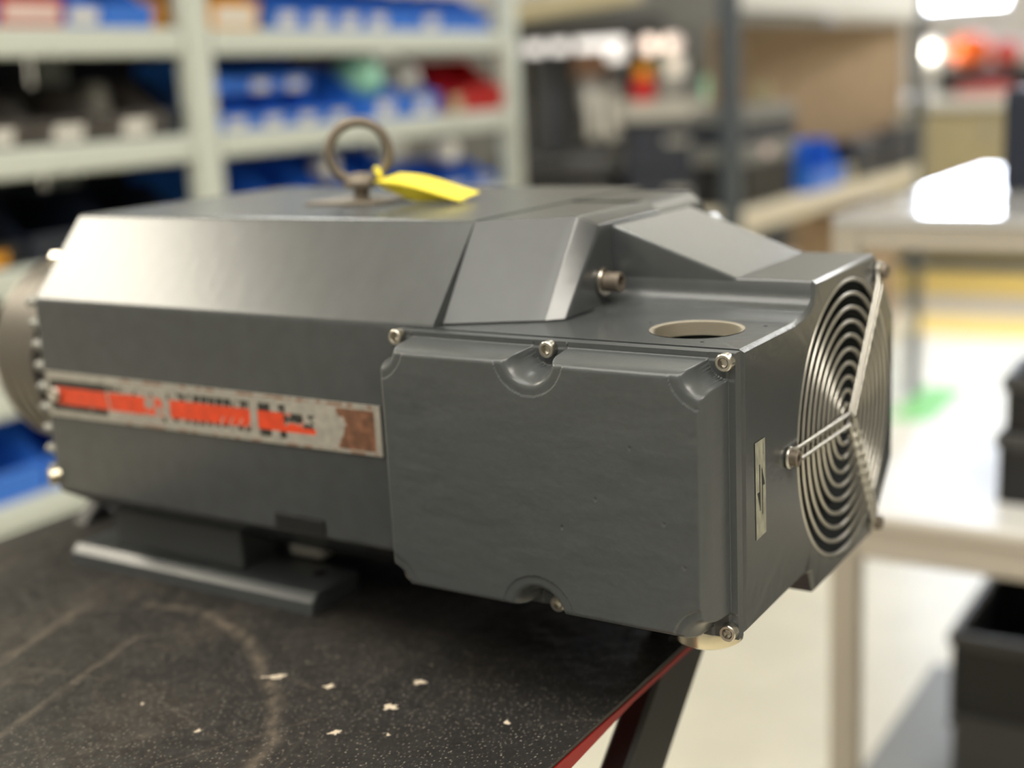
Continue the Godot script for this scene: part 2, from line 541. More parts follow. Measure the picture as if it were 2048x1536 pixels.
	b.sweep(fp, Vector3.ZERO, U, V, [[-0.2312, 0.0], [-bev, 0.0], [-bev * 0.85, bev * 0.08], [-bev * 0.08, bev * 0.85], [0.0, bev]], [n - 2], [true, false])
	# the upper part of the profile would run on under the shoulder; it is hidden there
	# end face with the round fan opening
	var ins := PackedVector2Array()
	for i in n:
		var e0 := (fp[i] - fp[(i - 1 + n) % n]).normalized()
		var e1 := (fp[(i + 1) % n] - fp[i]).normalized()
		var mi := (Vector2(-e0.y, e0.x) + Vector2(-e1.y, e1.x)).normalized()
		ins.append(fp[i] + mi * (bev / maxf(0.3, mi.dot(Vector2(-e0.y, e0.x)))))
	var FC := Vector2(0.1805, MY)
	var FR := 0.0957
	b.holed(ins, FC, FR, func(p): return Vector3(0, p.y, -p.x), false)
	var L := Transform3D(Basis(Vector3(0, 0, 1), Vector3(1, 0, 0), Vector3(0, 1, 0)), Vector3(0, MY, -FC.x))
	for k in 64:                       # wall of the opening
		var a0 := TAU * k / 64
		var a1 := TAU * (k + 1) / 64
		var r0 := Vector3(0, MY + FR * sin(a0), -FC.x - FR * cos(a0))
		var r1 := Vector3(0, MY + FR * sin(a1), -FC.x - FR * cos(a1))
		b.q(r0, r1, r1 + Vector3(-0.05, 0, 0), r0 + Vector3(-0.05, 0, 0))
	# ledge with the round cable entry
	var HC := Vector2(-0.0485, -0.0465)
	var HR := 0.0285
	b.holed(PackedVector2Array([Vector2(-0.2312, 0), Vector2(-bev, 0), Vector2(-bev, 0.0815), Vector2(-0.2312, 0.0815)]), Vector2(HC.x, -HC.y), HR, func(p): return Vector3(p.x, 0, -p.y), false)
	part("fan_housing", b.mesh(), M.paint, m, sh)
	b = MB.new()
	b.lathe([Vector2(HR, -0.06), Vector2(HR - 0.0001, -0.06), Vector2(0, -0.06)], Transform3D(Basis(), Vector3(HC.x, 0, HC.y)), 40)
	b.lathe([Vector2(HR, 0.0), Vector2(HR, -0.06)], Transform3D(Basis(), Vector3(HC.x, 0, HC.y)), 40)
	part("entry_bore", b.mesh(), M.gasket, m, sh)
	var pr := [Vector2(HR + 0.0002, 0.0003), Vector2(HR - 0.0008, 0.0)]
	for i in 7:
		pr.append(Vector2(HR - 0.0018, -0.0006 - i * 0.0013)); pr.append(Vector2(HR - 0.0010, -0.0012 - i * 0.0013))
	part("threaded_ring", lathem(pr, Transform3D(Basis(), Vector3(HC.x, 0, HC.y)), 48, 25), M.thread, m, sh, "bare metal threaded ring of the round cable entry")
	for p in [Vector2(-0.0135, -0.068), Vector2(-0.03, -0.0125), Vector2(-0.085, -0.058)]:
		part("pinhole", lathem([Vector2(0.0013, 0.0), Vector2(0.0008, 0.0003), Vector2(0, 0.0003)], Transform3D(Basis(), Vector3(p.x, 0.0, p.y)), 12), M.gasket, m, sh)
	# small plate lying along the root of the cowl
	# --- fan inside the opening
	var fan := part("fan", lathem([Vector2(0.0, -0.052), Vector2(0.0955, -0.052), Vector2(0.0955, -0.049), Vector2(0.042, -0.046), Vector2(0.04, -0.024), Vector2(0.036, -0.020), Vector2(0, -0.020)], L, 40), M.fan, m, sh)
	var blm: ArrayMesh
	var bb := MB.new()
	for i in 6:
		var s0 := i / 6.0
		var s1 := (i + 1) / 6.0
		var f := func(s: float, w: float) -> Vector3:
			var a := lerpf(-0.34, 0.34, w) + 0.25 * s
			var r := lerpf(0.038, 0.091, s)
			return Vector3(lerpf(-0.046, -0.024, w), r * sin(a), -r * cos(a))
		bb.q(f.call(s0, 0), f.call(s1, 0), f.call(s1, 1), f.call(s0, 1))
		var dx := Vector3(-0.0015, 0, 0)
		bb.q(f.call(s0, 1) + dx, f.call(s1, 1) + dx, f.call(s1, 0) + dx, f.call(s0, 0) + dx)
	blm = bb.mesh()
	for i in 7:
		var bl := part("blade", blm, M.fan, fan, Vector3(0, MY, -FC.x))
		bl.rotation.x = TAU * i / 7 + 0.2
	# --- fan guard: ten rings, three double-wire struts with eyes and screws
	var gx := -0.0008
	var guard := part("fan_guard", lathem([Vector2(0.011, -0.0015), Vector2(0.011, 0.0), Vector2(0.0, 0.0005)], L.translated(Vector3(gx - 0.001, 0, 0)), 24), M.fan, m, sh)
	for i in 10:
		var r := 0.0945 * (i + 0.95) / 10.0
		var p := PackedVector3Array()
		for k in 72:
			var a := TAU * k / 72
			p.append(Vector3(gx, MY + r * sin(a), -FC.x + r * cos(a)))
		var rb := MB.new()
		rb.tube(p, 0.00135, 8, true)
		part("ring", rb.mesh(60), M.wire, guard)
	for a in [0.02, deg_to_rad(126.0), deg_to_rad(237.0)]:
		var d := Vector3(0, sin(a), cos(a))
		var s := Vector3(0, cos(a), -sin(a))
		var c0 := Vector3(gx + 0.0042, MY, -FC.x)
		var sb := MB.new()
		for w in [-1, 1]:
			sb.tube(PackedVector3Array([c0 + s * w * 0.0042 + d * 0.003, c0 + s * w * 0.0042 + d * 0.101, c0 + s * w * 0.0042 + d * 0.106 + Vector3(-0.0008, 0, 0), c0 + s * w * 0.0042 + d * 0.108 + Vector3(-0.0022, 0, 0)]), 0.0013, 8)
		var eye := PackedVector3Array()
		for k in 24:
			var e := TAU * k / 24
			eye.append(c0 + Vector3(-0.0018, 0, 0) + d * (0.112 + 0.0058 * cos(e)) + s * 0.0058 * sin(e))
		sb.tube(eye, 0.0013, 8, true)
		part("strut", sb.mesh(60), M.wire, guard)
		part("cap_screw", cap_screw(0.0052, 0.0075), M.dullsteel, guard).transform = along(Vector3(1, 0, 0), c0 + Vector3(-0.0034, 0, 0) + d * 0.112)
	# --- terminal box cover
	part("gasket", span(Vector3(-0.2300, -0.1660, -0.0005), Vector3(-0.0032, -0.0030, 0.0032), 0.0002), M.gasket, m, sh)
	var cover := part("terminal_cover", cover_mesh(), M.cast, m, sh + Vector3(0, 0, 0.003), "cast terminal box cover with scooped screw pockets")
	var hs := cap_screw(0.0050, 0.0058)
	for p in [Vector2(-0.2289, -0.0040), Vector2(-0.1172, -0.0047), Vector2(-0.0050, -0.0047), Vector2(-0.0047, -0.1632), Vector2(-0.1172, -0.1652), Vector2(-0.2289, -0.1635)]:
		var sc := part("cap_screw", hs, M.steel, cover)
		sc.transform = Transform3D(Basis(Vector3(1, 0, 0), Vector3(0, 0, 1), Vector3(0, -1, 0)).rotated(Vector3(0, 0, 1), p.x * 40), Vector3(p.x, p.y, 0.0078))
	# --- cable gland below the box
	part("cable_gland", lathem([Vector2(0.0, -0.0125), Vector2(0.0175, -0.0125), Vector2(0.0205, -0.0105), Vector2(0.0205, -0.003), Vector2(0.0195, 0.0)], Transform3D(Basis(), Vector3(-0.0285, -0.169, -0.0115)), 40), M.brass, m, sh, "bright metal cable gland under the terminal box")
	# --- side bolt on the shoulder end
	var bx := Vector3(-0.1405, 0.0175, -0.1)
	var bolt := part("side_bolt", cap_screw(0.0068, 0.011), M.dullsteel, m)
	bolt.transform = along(Vector3(1, 0, 0), bx + sh + Vector3(0.003, 0, 0))
	part("washer", lathem([Vector2(0.0098, 0), Vector2(0.0098, 0.002), Vector2(0.0093, 0.0026), Vector2(0.005, 0.0026)], Transform3D(), 28), M.steel, bolt, Vector3(0, -0.003, 0))
	# --- lifting eye
	var ex := Vector3(-0.396, 0.0625, -0.17)
	var lift := part("lifting_eye", lathem([Vector2(0.0065, 0.0), Vector2(0.0065, 0.0105), Vector2(0.013, 0.0115), Vector2(0.0142, 0.0135), Vector2(0.0142, 0.0165), Vector2(0.012, 0.0195), Vector2(0.0085, 0.0225), Vector2(0, 0.0235)], Transform3D(), 28), M.dullsteel, m, sh + ex, "grey steel lifting eye on the motor top")
	var rp := PackedVector3Array()
	for k in 48:
		var a := TAU * k / 48
		rp.append(Vector3(0, 0.0395, 0) + Vector3(0.78, 0, -0.626) * cos(a) * 0.0238 + Vector3(0, sin(a) * 0.0238, 0))
	var rb2 := MB.new()
	rb2.tube(rp, 0.0042, 12, true)
	part("ring", rb2.mesh(60), M.dullsteel, lift)
	part("base_pad", span(Vector3(-0.036, 0, -0.03), Vector3(0.036, 0.0022, 0.03), 0.0008), M.dullsteel, lift)
	# --- nameplate and direction sticker
	var np := MB.new()
	np.quv(Vector3(-0.5955, -0.0925, 0.0012), Vector3(-0.2575, -0.0905, 0.0012), Vector3(-0.2575, -0.0555, 0.0012), Vector3(-0.5955, -0.0560, 0.0012))
	np.away([Vector3(-0.5955, -0.0560, 0.0012), Vector3(-0.2575, -0.0555, 0.0012), Vector3(-0.2575, -0.0555, 0), Vector3(-0.5955, -0.0560, 0)], Vector3(-0.4, -0.07, 0))
	np.away([Vector3(-0.5955, -0.0925, 0.0012), Vector3(-0.2575, -0.0905, 0.0012), Vector3(-0.2575, -0.0905, 0), Vector3(-0.5955, -0.0925, 0)], Vector3(-0.4, -0.07, 0))
	np.away([Vector3(-0.2575, -0.0555, 0.0012), Vector3(-0.2575, -0.0905, 0.0012), Vector3(-0.2575, -0.0905, 0), Vector3(-0.2575, -0.0555, 0)], Vector3(-0.4, -0.07, 0))
	var nm := mat(Color.WHITE, 0.5, 0.0)
	nm.albedo_texture = ImageTexture.create_from_image(nameplate_image())
	var plate := part("nameplate", np.mesh(), nm, m, sh, "worn metal nameplate with torn orange-red and black print")
	for px in [-0.5845]:
		part("rivet", cap_screw(0.0055, 0.003), M.steel, plate).transform = along(Vector3(0, 0, 1), Vector3(px, -0.0745, 0.0012))
	var st := MB.new()
	st.quv(Vector3(0.0004, -0.1172, -0.0165), Vector3(0.0004, -0.1163, -0.0318), Vector3(0.0004, -0.058, -0.0305), Vector3(0.0004, -0.058, -0.0153))
	var sm := mat(Color.WHITE, 0.45)
	sm.albedo_texture = ImageTexture.create_from_image(sticker_image())
	part("direction_sticker", st.mesh(), sm, m, sh, "narrow grey sticker with two opposed black arrows")
	# --- feet
	for side in [0, 1]:
		var fz := -0.0205 if side == 0 else -0.3395
		var dz := -1.0 if side == 0 else 1.0
		var foot := MB.new()
		var fo := PackedVector2Array([Vector2(0, MAT_TOP), Vector2(0.057, MAT_TOP), Vector2(0.057, -0.2148), Vector2(0.0078, -0.2148), Vector2(0.0070, -0.2151), Vector2(0.0004, -0.2208), Vector2(0, -0.2216)])
		if side == 0: foot.sweep(fo, Vector3(0, 0, fz), Vector3(0, 0, -1), V, [[-0.621, 0.001], [-0.62, 0], [-0.354, 0], [-0.353, 0.001]])
		else: foot.box(Vector3(-0.487, (MAT_TOP - 0.2148) / 2, fz + 0.0285), Vector3(0.268, -0.2148 - MAT_TOP, 0.057), 0.002)
		var ft := part("foot", foot.mesh(), M.cast, m, sh)
		part("foot_block", span(Vector3(-0.583, -0.2148, minf(fz + dz * 0.019, fz + dz * 0.06)), Vector3(-0.439, -0.1825, maxf(fz + dz * 0.019, fz + dz * 0.06)), 0.0015), M.cast, ft)
		part("foot_web", span(Vector3(-0.56, -0.2148, minf(fz + dz * 0.05, fz + dz * 0.1)), Vector3(-0.45, -0.16, maxf(fz + dz * 0.05, fz + dz * 0.1)), 0.0015), M.cast, ft)
		for hx in [-0.378, -0.598]:
			part("bolt_hole", lathem([Vector2(0.006, -0.2149), Vector2(0.0052, -0.2146), Vector2(0, -0.2146)], Transform3D(Basis(), Vector3(hx, 0, fz + dz * 0.040)), 20), M.gasket, ft)
	part("drain_lug", span(Vector3(-0.428, -0.2145, -0.098), Vector3(-0.393, -0.198, -0.08), 0.003), M.lightgrey, m, sh)
	# --- bell and flange at the shaft end
	var LF := Transform3D(Basis(Vector3(0, 0, 1), Vector3(-1, 0, 0), Vector3(0, -1, 0)), Vector3(-0.6, MY, MZ))
	part("bell", lathem([Vector2(0.142, 0.0), Vector2(0.140, 0.012), Vector2(0.085, 0.10), Vector2(0.078, 0.135), Vector2(0.0, 0.137)], LF, 64), M.darkgrey, m, sh)
	var fl := [Vector2(0.07, 0.132)]
	for i in 4:
		fl.append(Vector2(0.0885, 0.1325 + i * 0.014)); fl.append(Vector2(0.0915, 0.135 + i * 0.014)); fl.append(Vector2(0.0915, 0.1405 + i * 0.014)); fl.append(Vector2(0.0875, 0.1435 + i * 0.014))
	fl.append(Vector2(0.06, 0.19)); fl.append(Vector2(0.03, 0.195)); fl.append(Vector2(0.03, 0.24)); fl.append(Vector2(0.0, 0.24))
	part("mounting_flange", lathem(fl, LF, 96, 25), M.flange, m, sh, "round bare metal flange with stepped rims")
	var fin := boxm(Vector3(0.022, 0.0085, 0.016), 0.003)
	for i in 9:
		for s in [0, 1]:
			part("vent_rib", fin, M.rib, m, sh + Vector3(-0.608, -0.003 - i * 0.0175, -0.013 if s == 0 else -0.347))
	part("corner_lug", span(Vector3(-0.622, 0.018, -0.062), Vector3(-0.601, 0.034, -0.034), 0.004), M.steel, m, sh)
	part("drain_plug", lathem([Vector2(0.007, 0), Vector2(0.007, 0.008), Vector2(0.005, 0.01), Vector2(0, 0.01)], along(Vector3(-0.6, 0, 0.8), Vector3(-0.598, -0.145, -0.003)), 16), M.brass, m, sh)

	# --- yellow tag tied to the lifting eye
	var ty := thing("yellow_tag", "folded yellow paper tag tied to the lifting eye", "tag", Vector3(-0.345, 0.0630, -0.165))
	var sh2 := -Vector3(-0.345, 0.0630, -0.165)
	var leaf := func(y_off: float, z0: float, z1: float, e0: float, e1: float) -> ArrayMesh:
		var lb := MB.new()
		var N := 14
		for i in N:
			for w in 2:
				var P := func(k: int, s: float, d: float) -> Vector3:
					var u := k / float(N)
					var x := lerpf(-0.372, -0.297, u)
					var y := lerpf(e0, e1, u) + 0.003 * sin(u * PI * 1.3) + y_off
					return Vector3(x, y + d - 0.004 * s, lerpf(z0, z1, s) + 0.004 * sin(u * 4.0))
				if w == 0: lb.q(P.call(i, 1, 0), P.call(i + 1, 1, 0), P.call(i + 1, 0, 0), P.call(i, 0, 0))
				else: lb.q(P.call(i, 0, -0.0004), P.call(i + 1, 0, -0.0004), P.call(i + 1, 1, -0.0004), P.call(i, 1, -0.0004))
		return lb.mesh(60)
	part("upper_leaf", leaf.call(0.0, -0.19, -0.156, 0.0835, 0.0705), M.tag, ty, sh2)
	var fb := MB.new()
	for i in 14:
		var P := func(k: int, top: bool) -> Vector3:
			var u := k / 14.0
			var x := lerpf(-0.372, -0.292, u)
			var yt := lerpf(0.0795, 0.0665, u) + 0.003 * sin(u * PI * 1.3)
			var yb := lerpf(0.0745, 0.0632, minf(1.0, u * 2.2))
			return Vector3(x, maxf(yt, yb + 0.0005) if top else yb, -0.156 + 0.004 * sin(u * 4.0) + (0.0 if top else -0.009))
		fb.q(P.call(i, false), P.call(i + 1, false), P.call(i + 1, true), P.call(i, true))
		fb.q(P.call(i, true) - Vector3(0, 0, 0.0004), P.call(i + 1, true) - Vector3(0, 0, 0.0004), P.call(i + 1, false) - Vector3(0, 0, 0.0004), P.call(i, false) - Vector3(0, 0, 0.0004))
	part("lower_leaf", fb.mesh(60), M.tag, ty, sh2)
	var tie := MB.new()
	tie.tube(PackedVector3Array([Vector3(-0.372, 0.0825, -0.165), Vector3(-0.378, 0.087, -0.17), Vector3(-0.385, 0.088, -0.176), Vector3(-0.388, 0.0855, -0.18)]), 0.0022, 8)
	part("tie", tie.mesh(60), M.tag, ty, sh2)

func cover_mesh() -> ArrayMesh:
	# cast cover as a fine relief: flange, steep rounded wall, screw pockets scooped out, faint casting ripples
	var x0 := -0.2335; var x1 := -0.0002; var y0 := -0.1685; var y1 := -0.0002
	var nx := 311; var ny := 225
	var F := 0.008
	var H := 0.028
	var rip := noise(55.0, 4, 3)
	var rip2 := noise(14.0, 2, 5)
	var pockets := [[Vector2(-0.2295, -0.0040), 0.0105], [Vector2(-0.1172, -0.0040), 0.0118], [Vector2(-0.0045, -0.0040), 0.0118], [Vector2(-0.0042, -0.1645), 0.0118], [Vector2(-0.1172, -0.1645), 0.0135], [Vector2(-0.2295, -0.1645), 0.0118]]
	var pits := [Vector2(-0.052, -0.052), Vector2(-0.032, -0.094), Vector2(-0.075, -0.085), Vector2(-0.02, -0.118), Vector2(-0.098, -0.105)]
	var vs := PackedVector3Array()
	vs.resize(nx * ny)
	for j in ny:
		for i in nx:
			var p := Vector2(lerpf(x0, x1, i / float(nx - 1)), lerpf(y0, y1, j / float(ny - 1)))
			# inside distance to the rounded rectangle of the raised part
			var c := Vector2((-0.2285 - 0.0052) / 2, (-0.1632 - 0.0046) / 2)
			var hs := Vector2((0.2285 - 0.0052) / 2, (0.1632 - 0.0046) / 2)
			var qd := (p - c).abs() - hs + Vector2(0.004, 0.004)
			var d := -(Vector2(maxf(qd.x, 0), maxf(qd.y, 0)).length() + minf(maxf(qd.x, qd.y), 0) - 0.004)
			var h := H * prof(d, 0.0062, 2.6)
			# a fine groove runs round the wall
			for k in pockets:
				var dn: float = p.distance_to(k[0]) - k[1]
				if dn < 0.012: h = smin(h, H * prof(dn, 0.0085, 2.2), 0.0025)
			var z := F + h
			if h > 0.02:
				z += rip.get_noise_2d(p.x * 0.7, p.y * 1.6) * 0.00013 + rip2.get_noise_2d(p.x, p.y * 1.6) * 0.00034
				for k in pits:
					var dd: float = p.distance_to(k)
					if dd < 0.0014: z -= 0.0006 * (1 - dd / 0.0014)
			else:
				z += rip.get_noise_2d(p.x * 2.0, p.y * 2.0) * 0.00005
			vs[j * nx + i] = Vector3(p.x, p.y, z)
	var nn := PackedVector3Array()
	nn.resize(nx * ny)
	for j in ny:
		for i in nx:
			var dx: Vector3 = vs[j * nx + mini(i + 1, nx - 1)] - vs[j * nx + maxi(i - 1, 0)]
			var dy: Vector3 = vs[mini(j + 1, ny - 1) * nx + i] - vs[maxi(j - 1, 0) * nx + i]
			nn[j * nx + i] = dx.cross(dy).normalized()
	var ix := PackedInt32Array()
	for j in ny - 1:
		for i in nx - 1:
			var a := j * nx + i
			ix.append_array([a, a + nx + 1, a + 1, a, a + nx, a + nx + 1])
	# skirt
	var rim := []
	for i in nx: rim.append(i)
	for j in range(1, ny): rim.append(j * nx + nx - 1)
	for i in range(nx - 2, -1, -1): rim.append((ny - 1) * nx + i)
	for j in range(ny - 2, 0, -1): rim.append(j * nx)
	var m := rim.size()
	for k in m:
		var a: Vector3 = vs[rim[k]]
		var b: Vector3 = vs[rim[(k + 1) % m]]
		var n := (b - a).cross(Vector3(0, 0, 1)).normalized()
		var o := vs.size()
		for p in [a, b, Vector3(b.x, b.y, 0), Vector3(a.x, a.y, 0)]:
			vs.append(p); nn.append(n)
		ix.append_array([o, o + 1, o + 2, o, o + 2, o + 3])
	var A := []
	A.resize(Mesh.ARRAY_MAX)
	A[Mesh.ARRAY_VERTEX] = vs
	A[Mesh.ARRAY_NORMAL] = nn
	A[Mesh.ARRAY_INDEX] = ix
	var am := ArrayMesh.new()
	am.add_surface_from_arrays(Mesh.PRIMITIVE_TRIANGLES, A)
	return am

func prof(d: float, w: float, p: float) -> float:
	if d <= 0: return 0.0
	if d >= w: return 1.0
	return pow(1.0 - pow(1.0 - d / w, p), 1.0 / p)

func smin(a: float, b: float, k: float) -> float:
	var h := maxf(k - absf(a - b), 0.0) / k
	return minf(a, b) - h * h * k * 0.25

func nameplate_image() -> Image:
	var W := 1400; var Hh := 150
	var im := Image.create(W, Hh, false, Image.FORMAT_RGB8)
	var n1 := noise(0.02, 4, 11)
	var n2 := noise(0.006, 3, 12)
	var grey := Color(0.60, 0.58, 0.54); var blk := Color(0.13, 0.135, 0.125); var redc := Color(0.82, 0.26, 0.11); var rust := Color(0.44, 0.30, 0.22)
	for y in Hh:
		for x in W:
			var u := x / float(W)
			var v := y / float(Hh)
			var w := n1.get_noise_2d(x, y)
			var big := n2.get_noise_2d(x, y * 2.0)
			var c := grey * (1.0 + 0.12 * w)
			var stripe: bool = v > 0.33 and v < 0.72
			var black_zone: bool = v > 0.17 and v < 0.86
			if u > 0.012 and u < 0.83:
				var ink := black_zone
				# worn-off zones of the black print
				if not stripe:
					if u > 0.205 and u < 0.265: ink = ink and v < 0.3 and w > -0.12
					elif u >= 0.265 and u < 0.425: ink = ink and w > 0.30
					elif u >= 0.425 and u < 0.47: ink = ink and w > 0.05 and v < 0.8
					elif u >= 0.47 and u < 0.65: ink = ink and w > -0.28 and (v < 0.33 or v < 0.8 + 0.05 * big) and absf(fposmod(u * 44.0 + v * 0.9, 1.0) - 0.5) > (0.06 if v < 0.3 else 0.16)
					elif u >= 0.65 and u < 0.675: ink = false
					elif u >= 0.675 and u < 0.75: ink = ink and absf(u - 0.72) > 0.012 and w > -0.3
					elif u >= 0.75: ink = false
					else: ink = ink and w > -0.5
					if ink: c = blk * (1.0 + 0.3 * w)
				elif u > 0.03:
					var keep: bool = w > -0.72
					if u > 0.385 and u < 0.41: keep = false
					elif u > 0.65 and u < 0.672: keep = false
					elif u > 0.33 and u < 0.385: keep = w > -0.1
					elif u > 0.745: keep = (v > 0.6) or (w > 0.1 and u < 0.8)
					if u > 0.20 and u < 0.215 and absf(u - 0.2 - v * 0.02) < 0.003: keep = false
					if u > 0.56 and u < 0.65 and v > 0.55 and absf(fposmod((u * 9.3 + v * 0.55) * 4.0, 1.0) - 0.5) < 0.08: keep = false
					if keep: c = redc * (1.0 + 0.1 * w)
					elif u > 0.74 and w < -0.05: c = blk
				else: c = blk
			elif u >= 0.83:
				var edge := 0.895 + 0.014 * cos((v - 0.5) * 6.0) + 0.012 * w
				if u > edge and u < 0.985 and v > 0.1 and v < 0.92: c = rust * (1.0 + 0.35 * w)
			if (v < 0.07 or v > 0.94) and u > 0.25 and w > 0.1: c = rust.lerp(grey, 0.3)
			im.set_pixel(x, y, Color(c.r, c.g, c.b))
	return im

func sticker_image() -> Image:
	var W := 96; var Hh := 384
	var im := Image.create(W, Hh, false, Image.FORMAT_RGB8)
	var n1 := noise(0.03, 4, 21)
	for y in Hh:
		for x in W:
			var u := x / float(W)
			var v := y / float(Hh)
			var c := Color(0.56, 0.56, 0.50) * (1.0 + 0.2 * n1.get_noise_2d(x, y * 0.4))
			# two opposed half arrows
			var ink := false
			if v > 0.24 and v < 0.72 and absf(u - 0.42) < 0.055: ink = true
			if v > 0.52 and v < 0.72 and u < 0.44 and u > 0.44 - 0.30 * (0.72 - v) / 0.20: ink = true
			if v > 0.30 and v < 0.78 and absf(u - 0.66) < 0.055: ink = true
			if v > 0.28 and v < 0.48 and u > 0.64 and u < 0.64 + 0.30 * (v - 0.28) / 0.20: ink = true
			if ink: c = Color(0.05, 0.06, 0.06)
			if u > 0.78 and u < 0.86 and v > 0.05 and v < 0.16 and fposmod(v * 60.0, 1.0) < 0.5: c = Color(0.2, 0.2, 0.2)
			im.set_pixel(x, y, Color(c.r, c.g, c.b))
	return im

# ---------------------------------------------------------------- the lift table
func seg(p: Vector2, a: Vector2, b: Vector2) -> float:
	return p.distance_to(Geometry2D.get_closest_point_to_segment(p, a, b))

func table():
	var x0 := -0.733; var x1 := -0.0835; var z0 := -0.46; var z1 := 0.56
	var t := thing("lift_table", "scissor lift table with scuffed black mat top and red frame under the motor", "table", Vector3(-0.408, FLOOR, 0.05))
	var sh := -Vector3(-0.408, FLOOR, 0.05)
	# scuffed rubber mat
	var W := 1024; var Hh := 1024
	var im := Image.create(W, Hh, false, Image.FORMAT_RGB8)
	var n1 := noise(0.006, 5, 31)
	var n2 := noise(0.05, 3, 32)
	var n3 := noise(0.35, 2, 33)
	var lines := []
	lines.append([Vector2(-0.60, 0.40), Vector2(-0.503, 0.141), 0.004, 0.5]); lines.append([Vector2(-0.503, 0.141), Vector2(-0.535, 0.036), 0.004, 0.5])
	lines.append([Vector2(-0.385, 0.30), Vector2(-0.409, 0.211), 0.003, 0.45]); lines.append([Vector2(-0.409, 0.211), Vector2(-0.447, 0.067), 0.003, 0.45])
	var arc := [Vector2(-0.485, 0.018), Vector2(-0.455, 0.010), Vector2(-0.427, 0.012), Vector2(-0.37, 0.032), Vector2(-0.33, 0.061), Vector2(-0.285, 0.095), Vector2(-0.249, 0.138), Vector2(-0.235, 0.18)]
	for i in arc.size() - 1: lines.append([arc[i], arc[i + 1], 0.0045, 0.5])
	var rng := RandomNumberGenerator.new()
	rng.seed = 5
	for i in 130:
		var p := Vector2(rng.randf_range(x0, x1), rng.randf_range(-0.05, 0.45))
		var d := Vector2.from_angle(rng.randf_range(-0.6, 2.2)) * rng.randf_range(0.02, 0.11)
		lines.append([p, p + d, rng.randf_range(0.0005, 0.0012), rng.randf_range(0.12, 0.35)])
	var img := PackedFloat32Array()
	img.resize(W * Hh)
	for L in lines:
		var a: Vector2 = L[0]; var b: Vector2 = L[1]
		var r: float = L[2] * 2.0
		var px0 := clampi(int((minf(a.x, b.x) - r - x0) / (x1 - x0) * W), 0, W - 1)
		var px1 := clampi(int((maxf(a.x, b.x) + r - x0) / (x1 - x0) * W), 0, W - 1)
		var py0 := clampi(int((minf(a.y, b.y) - r - z0) / (z1 - z0) * Hh), 0, Hh - 1)
		var py1 := clampi(int((maxf(a.y, b.y) + r - z0) / (z1 - z0) * Hh), 0, Hh - 1)
		for y in range(py0, py1 + 1):
			for x in range(px0, px1 + 1):
				var p := Vector2(x0 + (x1 - x0) * x / W, z0 + (z1 - z0) * y / Hh)
				var d := seg(p, a, b)
				if d < r:
					var k: float = L[3] * (1 - d / r) * (0.7 + 0.6 * n2.get_noise_2d(x, y))
					img[y * W + x] = maxf(img[y * W + x], k)
	for y in Hh:
		for x in W:
			var base := Color(0.105, 0.10, 0.097)
			var g := clampf(0.30 + 0.55 * n1.get_noise_2d(x, y) + 0.25 * n2.get_noise_2d(x, y), 0, 1)
			var px := x0 + (x1 - x0) * x / W
			g *= clampf((-0.12 - px) / 0.25, 0.12, 1.0)     # less dust towards the free edge
			var c := base.lerp(Color(0.42, 0.37, 0.32), g * 0.40)
			var s := n3.get_noise_2d(x, y)
			if s > 0.46: c = c.lerp(Color(0.64, 0.60, 0.54), minf(0.85, (s - 0.46) * 4.5))
			var k := img[y * W + x]
			c = c.lerp(Color(0.52, 0.46, 0.39), k)
			im.set_pixel(x, y, c)
	var chips := [[-0.307, 0.069, 0.0075, 0.003], [-0.265, 0.065, 0.004, 0.0025], [-0.211, 0.071, 0.0045, 0.003], [-0.215, 0.034, 0.005, 0.0022], [-0.134, 0.055, 0.0022, 0.0016], [-0.221, 0.113, 0.004, 0.0018], [-0.30, 0.15, 0.0015, 0.0015], [-0.36, 0.14, 0.001, 0.001], [-0.19, 0.10, 0.001, 0.001]]
	for ch in chips:
		for i in 500:
			var a := rng.randf() * TAU
			var r := sqrt(rng.randf())
			var p := Vector2(ch[0], ch[1]) + Vector2(cos(a) * ch[2], sin(a) * ch[3]).rotated(-0.5) * r * (0.75 + 1.5 * n2.get_noise_2d(cos(a) * 14 + ch[0] * 900, sin(a) * 14))
			var px := int((p.x - x0) / (x1 - x0) * W)
			var py := int((p.y - z0) / (z1 - z0) * Hh)
			if px >= 0 and py >= 0 and px < W and py < Hh: im.set_pixel(px, py, Color(0.74, 0.69, 0.61))
	var mm := mat(Color.WHITE, 0.5)
	mm.albedo_texture = ImageTexture.create_from_image(im)
	mm.normal_enabled = true
	mm.normal_texture = ntex(0.05, 4, 41, Color.BLACK, Color.WHITE, true)
	mm.normal_scale = 0.25
	mm.uv1_scale = Vector3(1, 1, 1)
	var b := MB.new()
	var y := MAT_TOP
	b.quv(Vector3(x0, y, z1), Vector3(x1, y, z1), Vector3(x1, y, z0), Vector3(x0, y, z0))
	b.away([Vector3(x1, y, z1), Vector3(x1, y, z0), Vector3(x1 - 0.001, y - 0.004, z0), Vector3(x1 - 0.001, y - 0.004, z1)], Vector3(-0.4, y, 0))
	b.away([Vector3(x0, y, z1), Vector3(x0, y, z0), Vector3(x0, y - 0.004, z0), Vector3(x0, y - 0.004, z1)], Vector3(-0.4, y, 0))
	b.away([Vector3(x0, y, z1), Vector3(x1, y, z1), Vector3(x1, y - 0.004, z1), Vector3(x0, y - 0.004, z1)], Vector3(-0.4, y, 0))
	b.away([Vector3(x0, y, z0), Vector3(x1, y, z0), Vector3(x1, y - 0.004, z0), Vector3(x0, y - 0.004, z0)], Vector3(-0.4, y, 0))
	part("mat_top", b.mesh(), mm, t, sh, "scuffed black rubber mat")
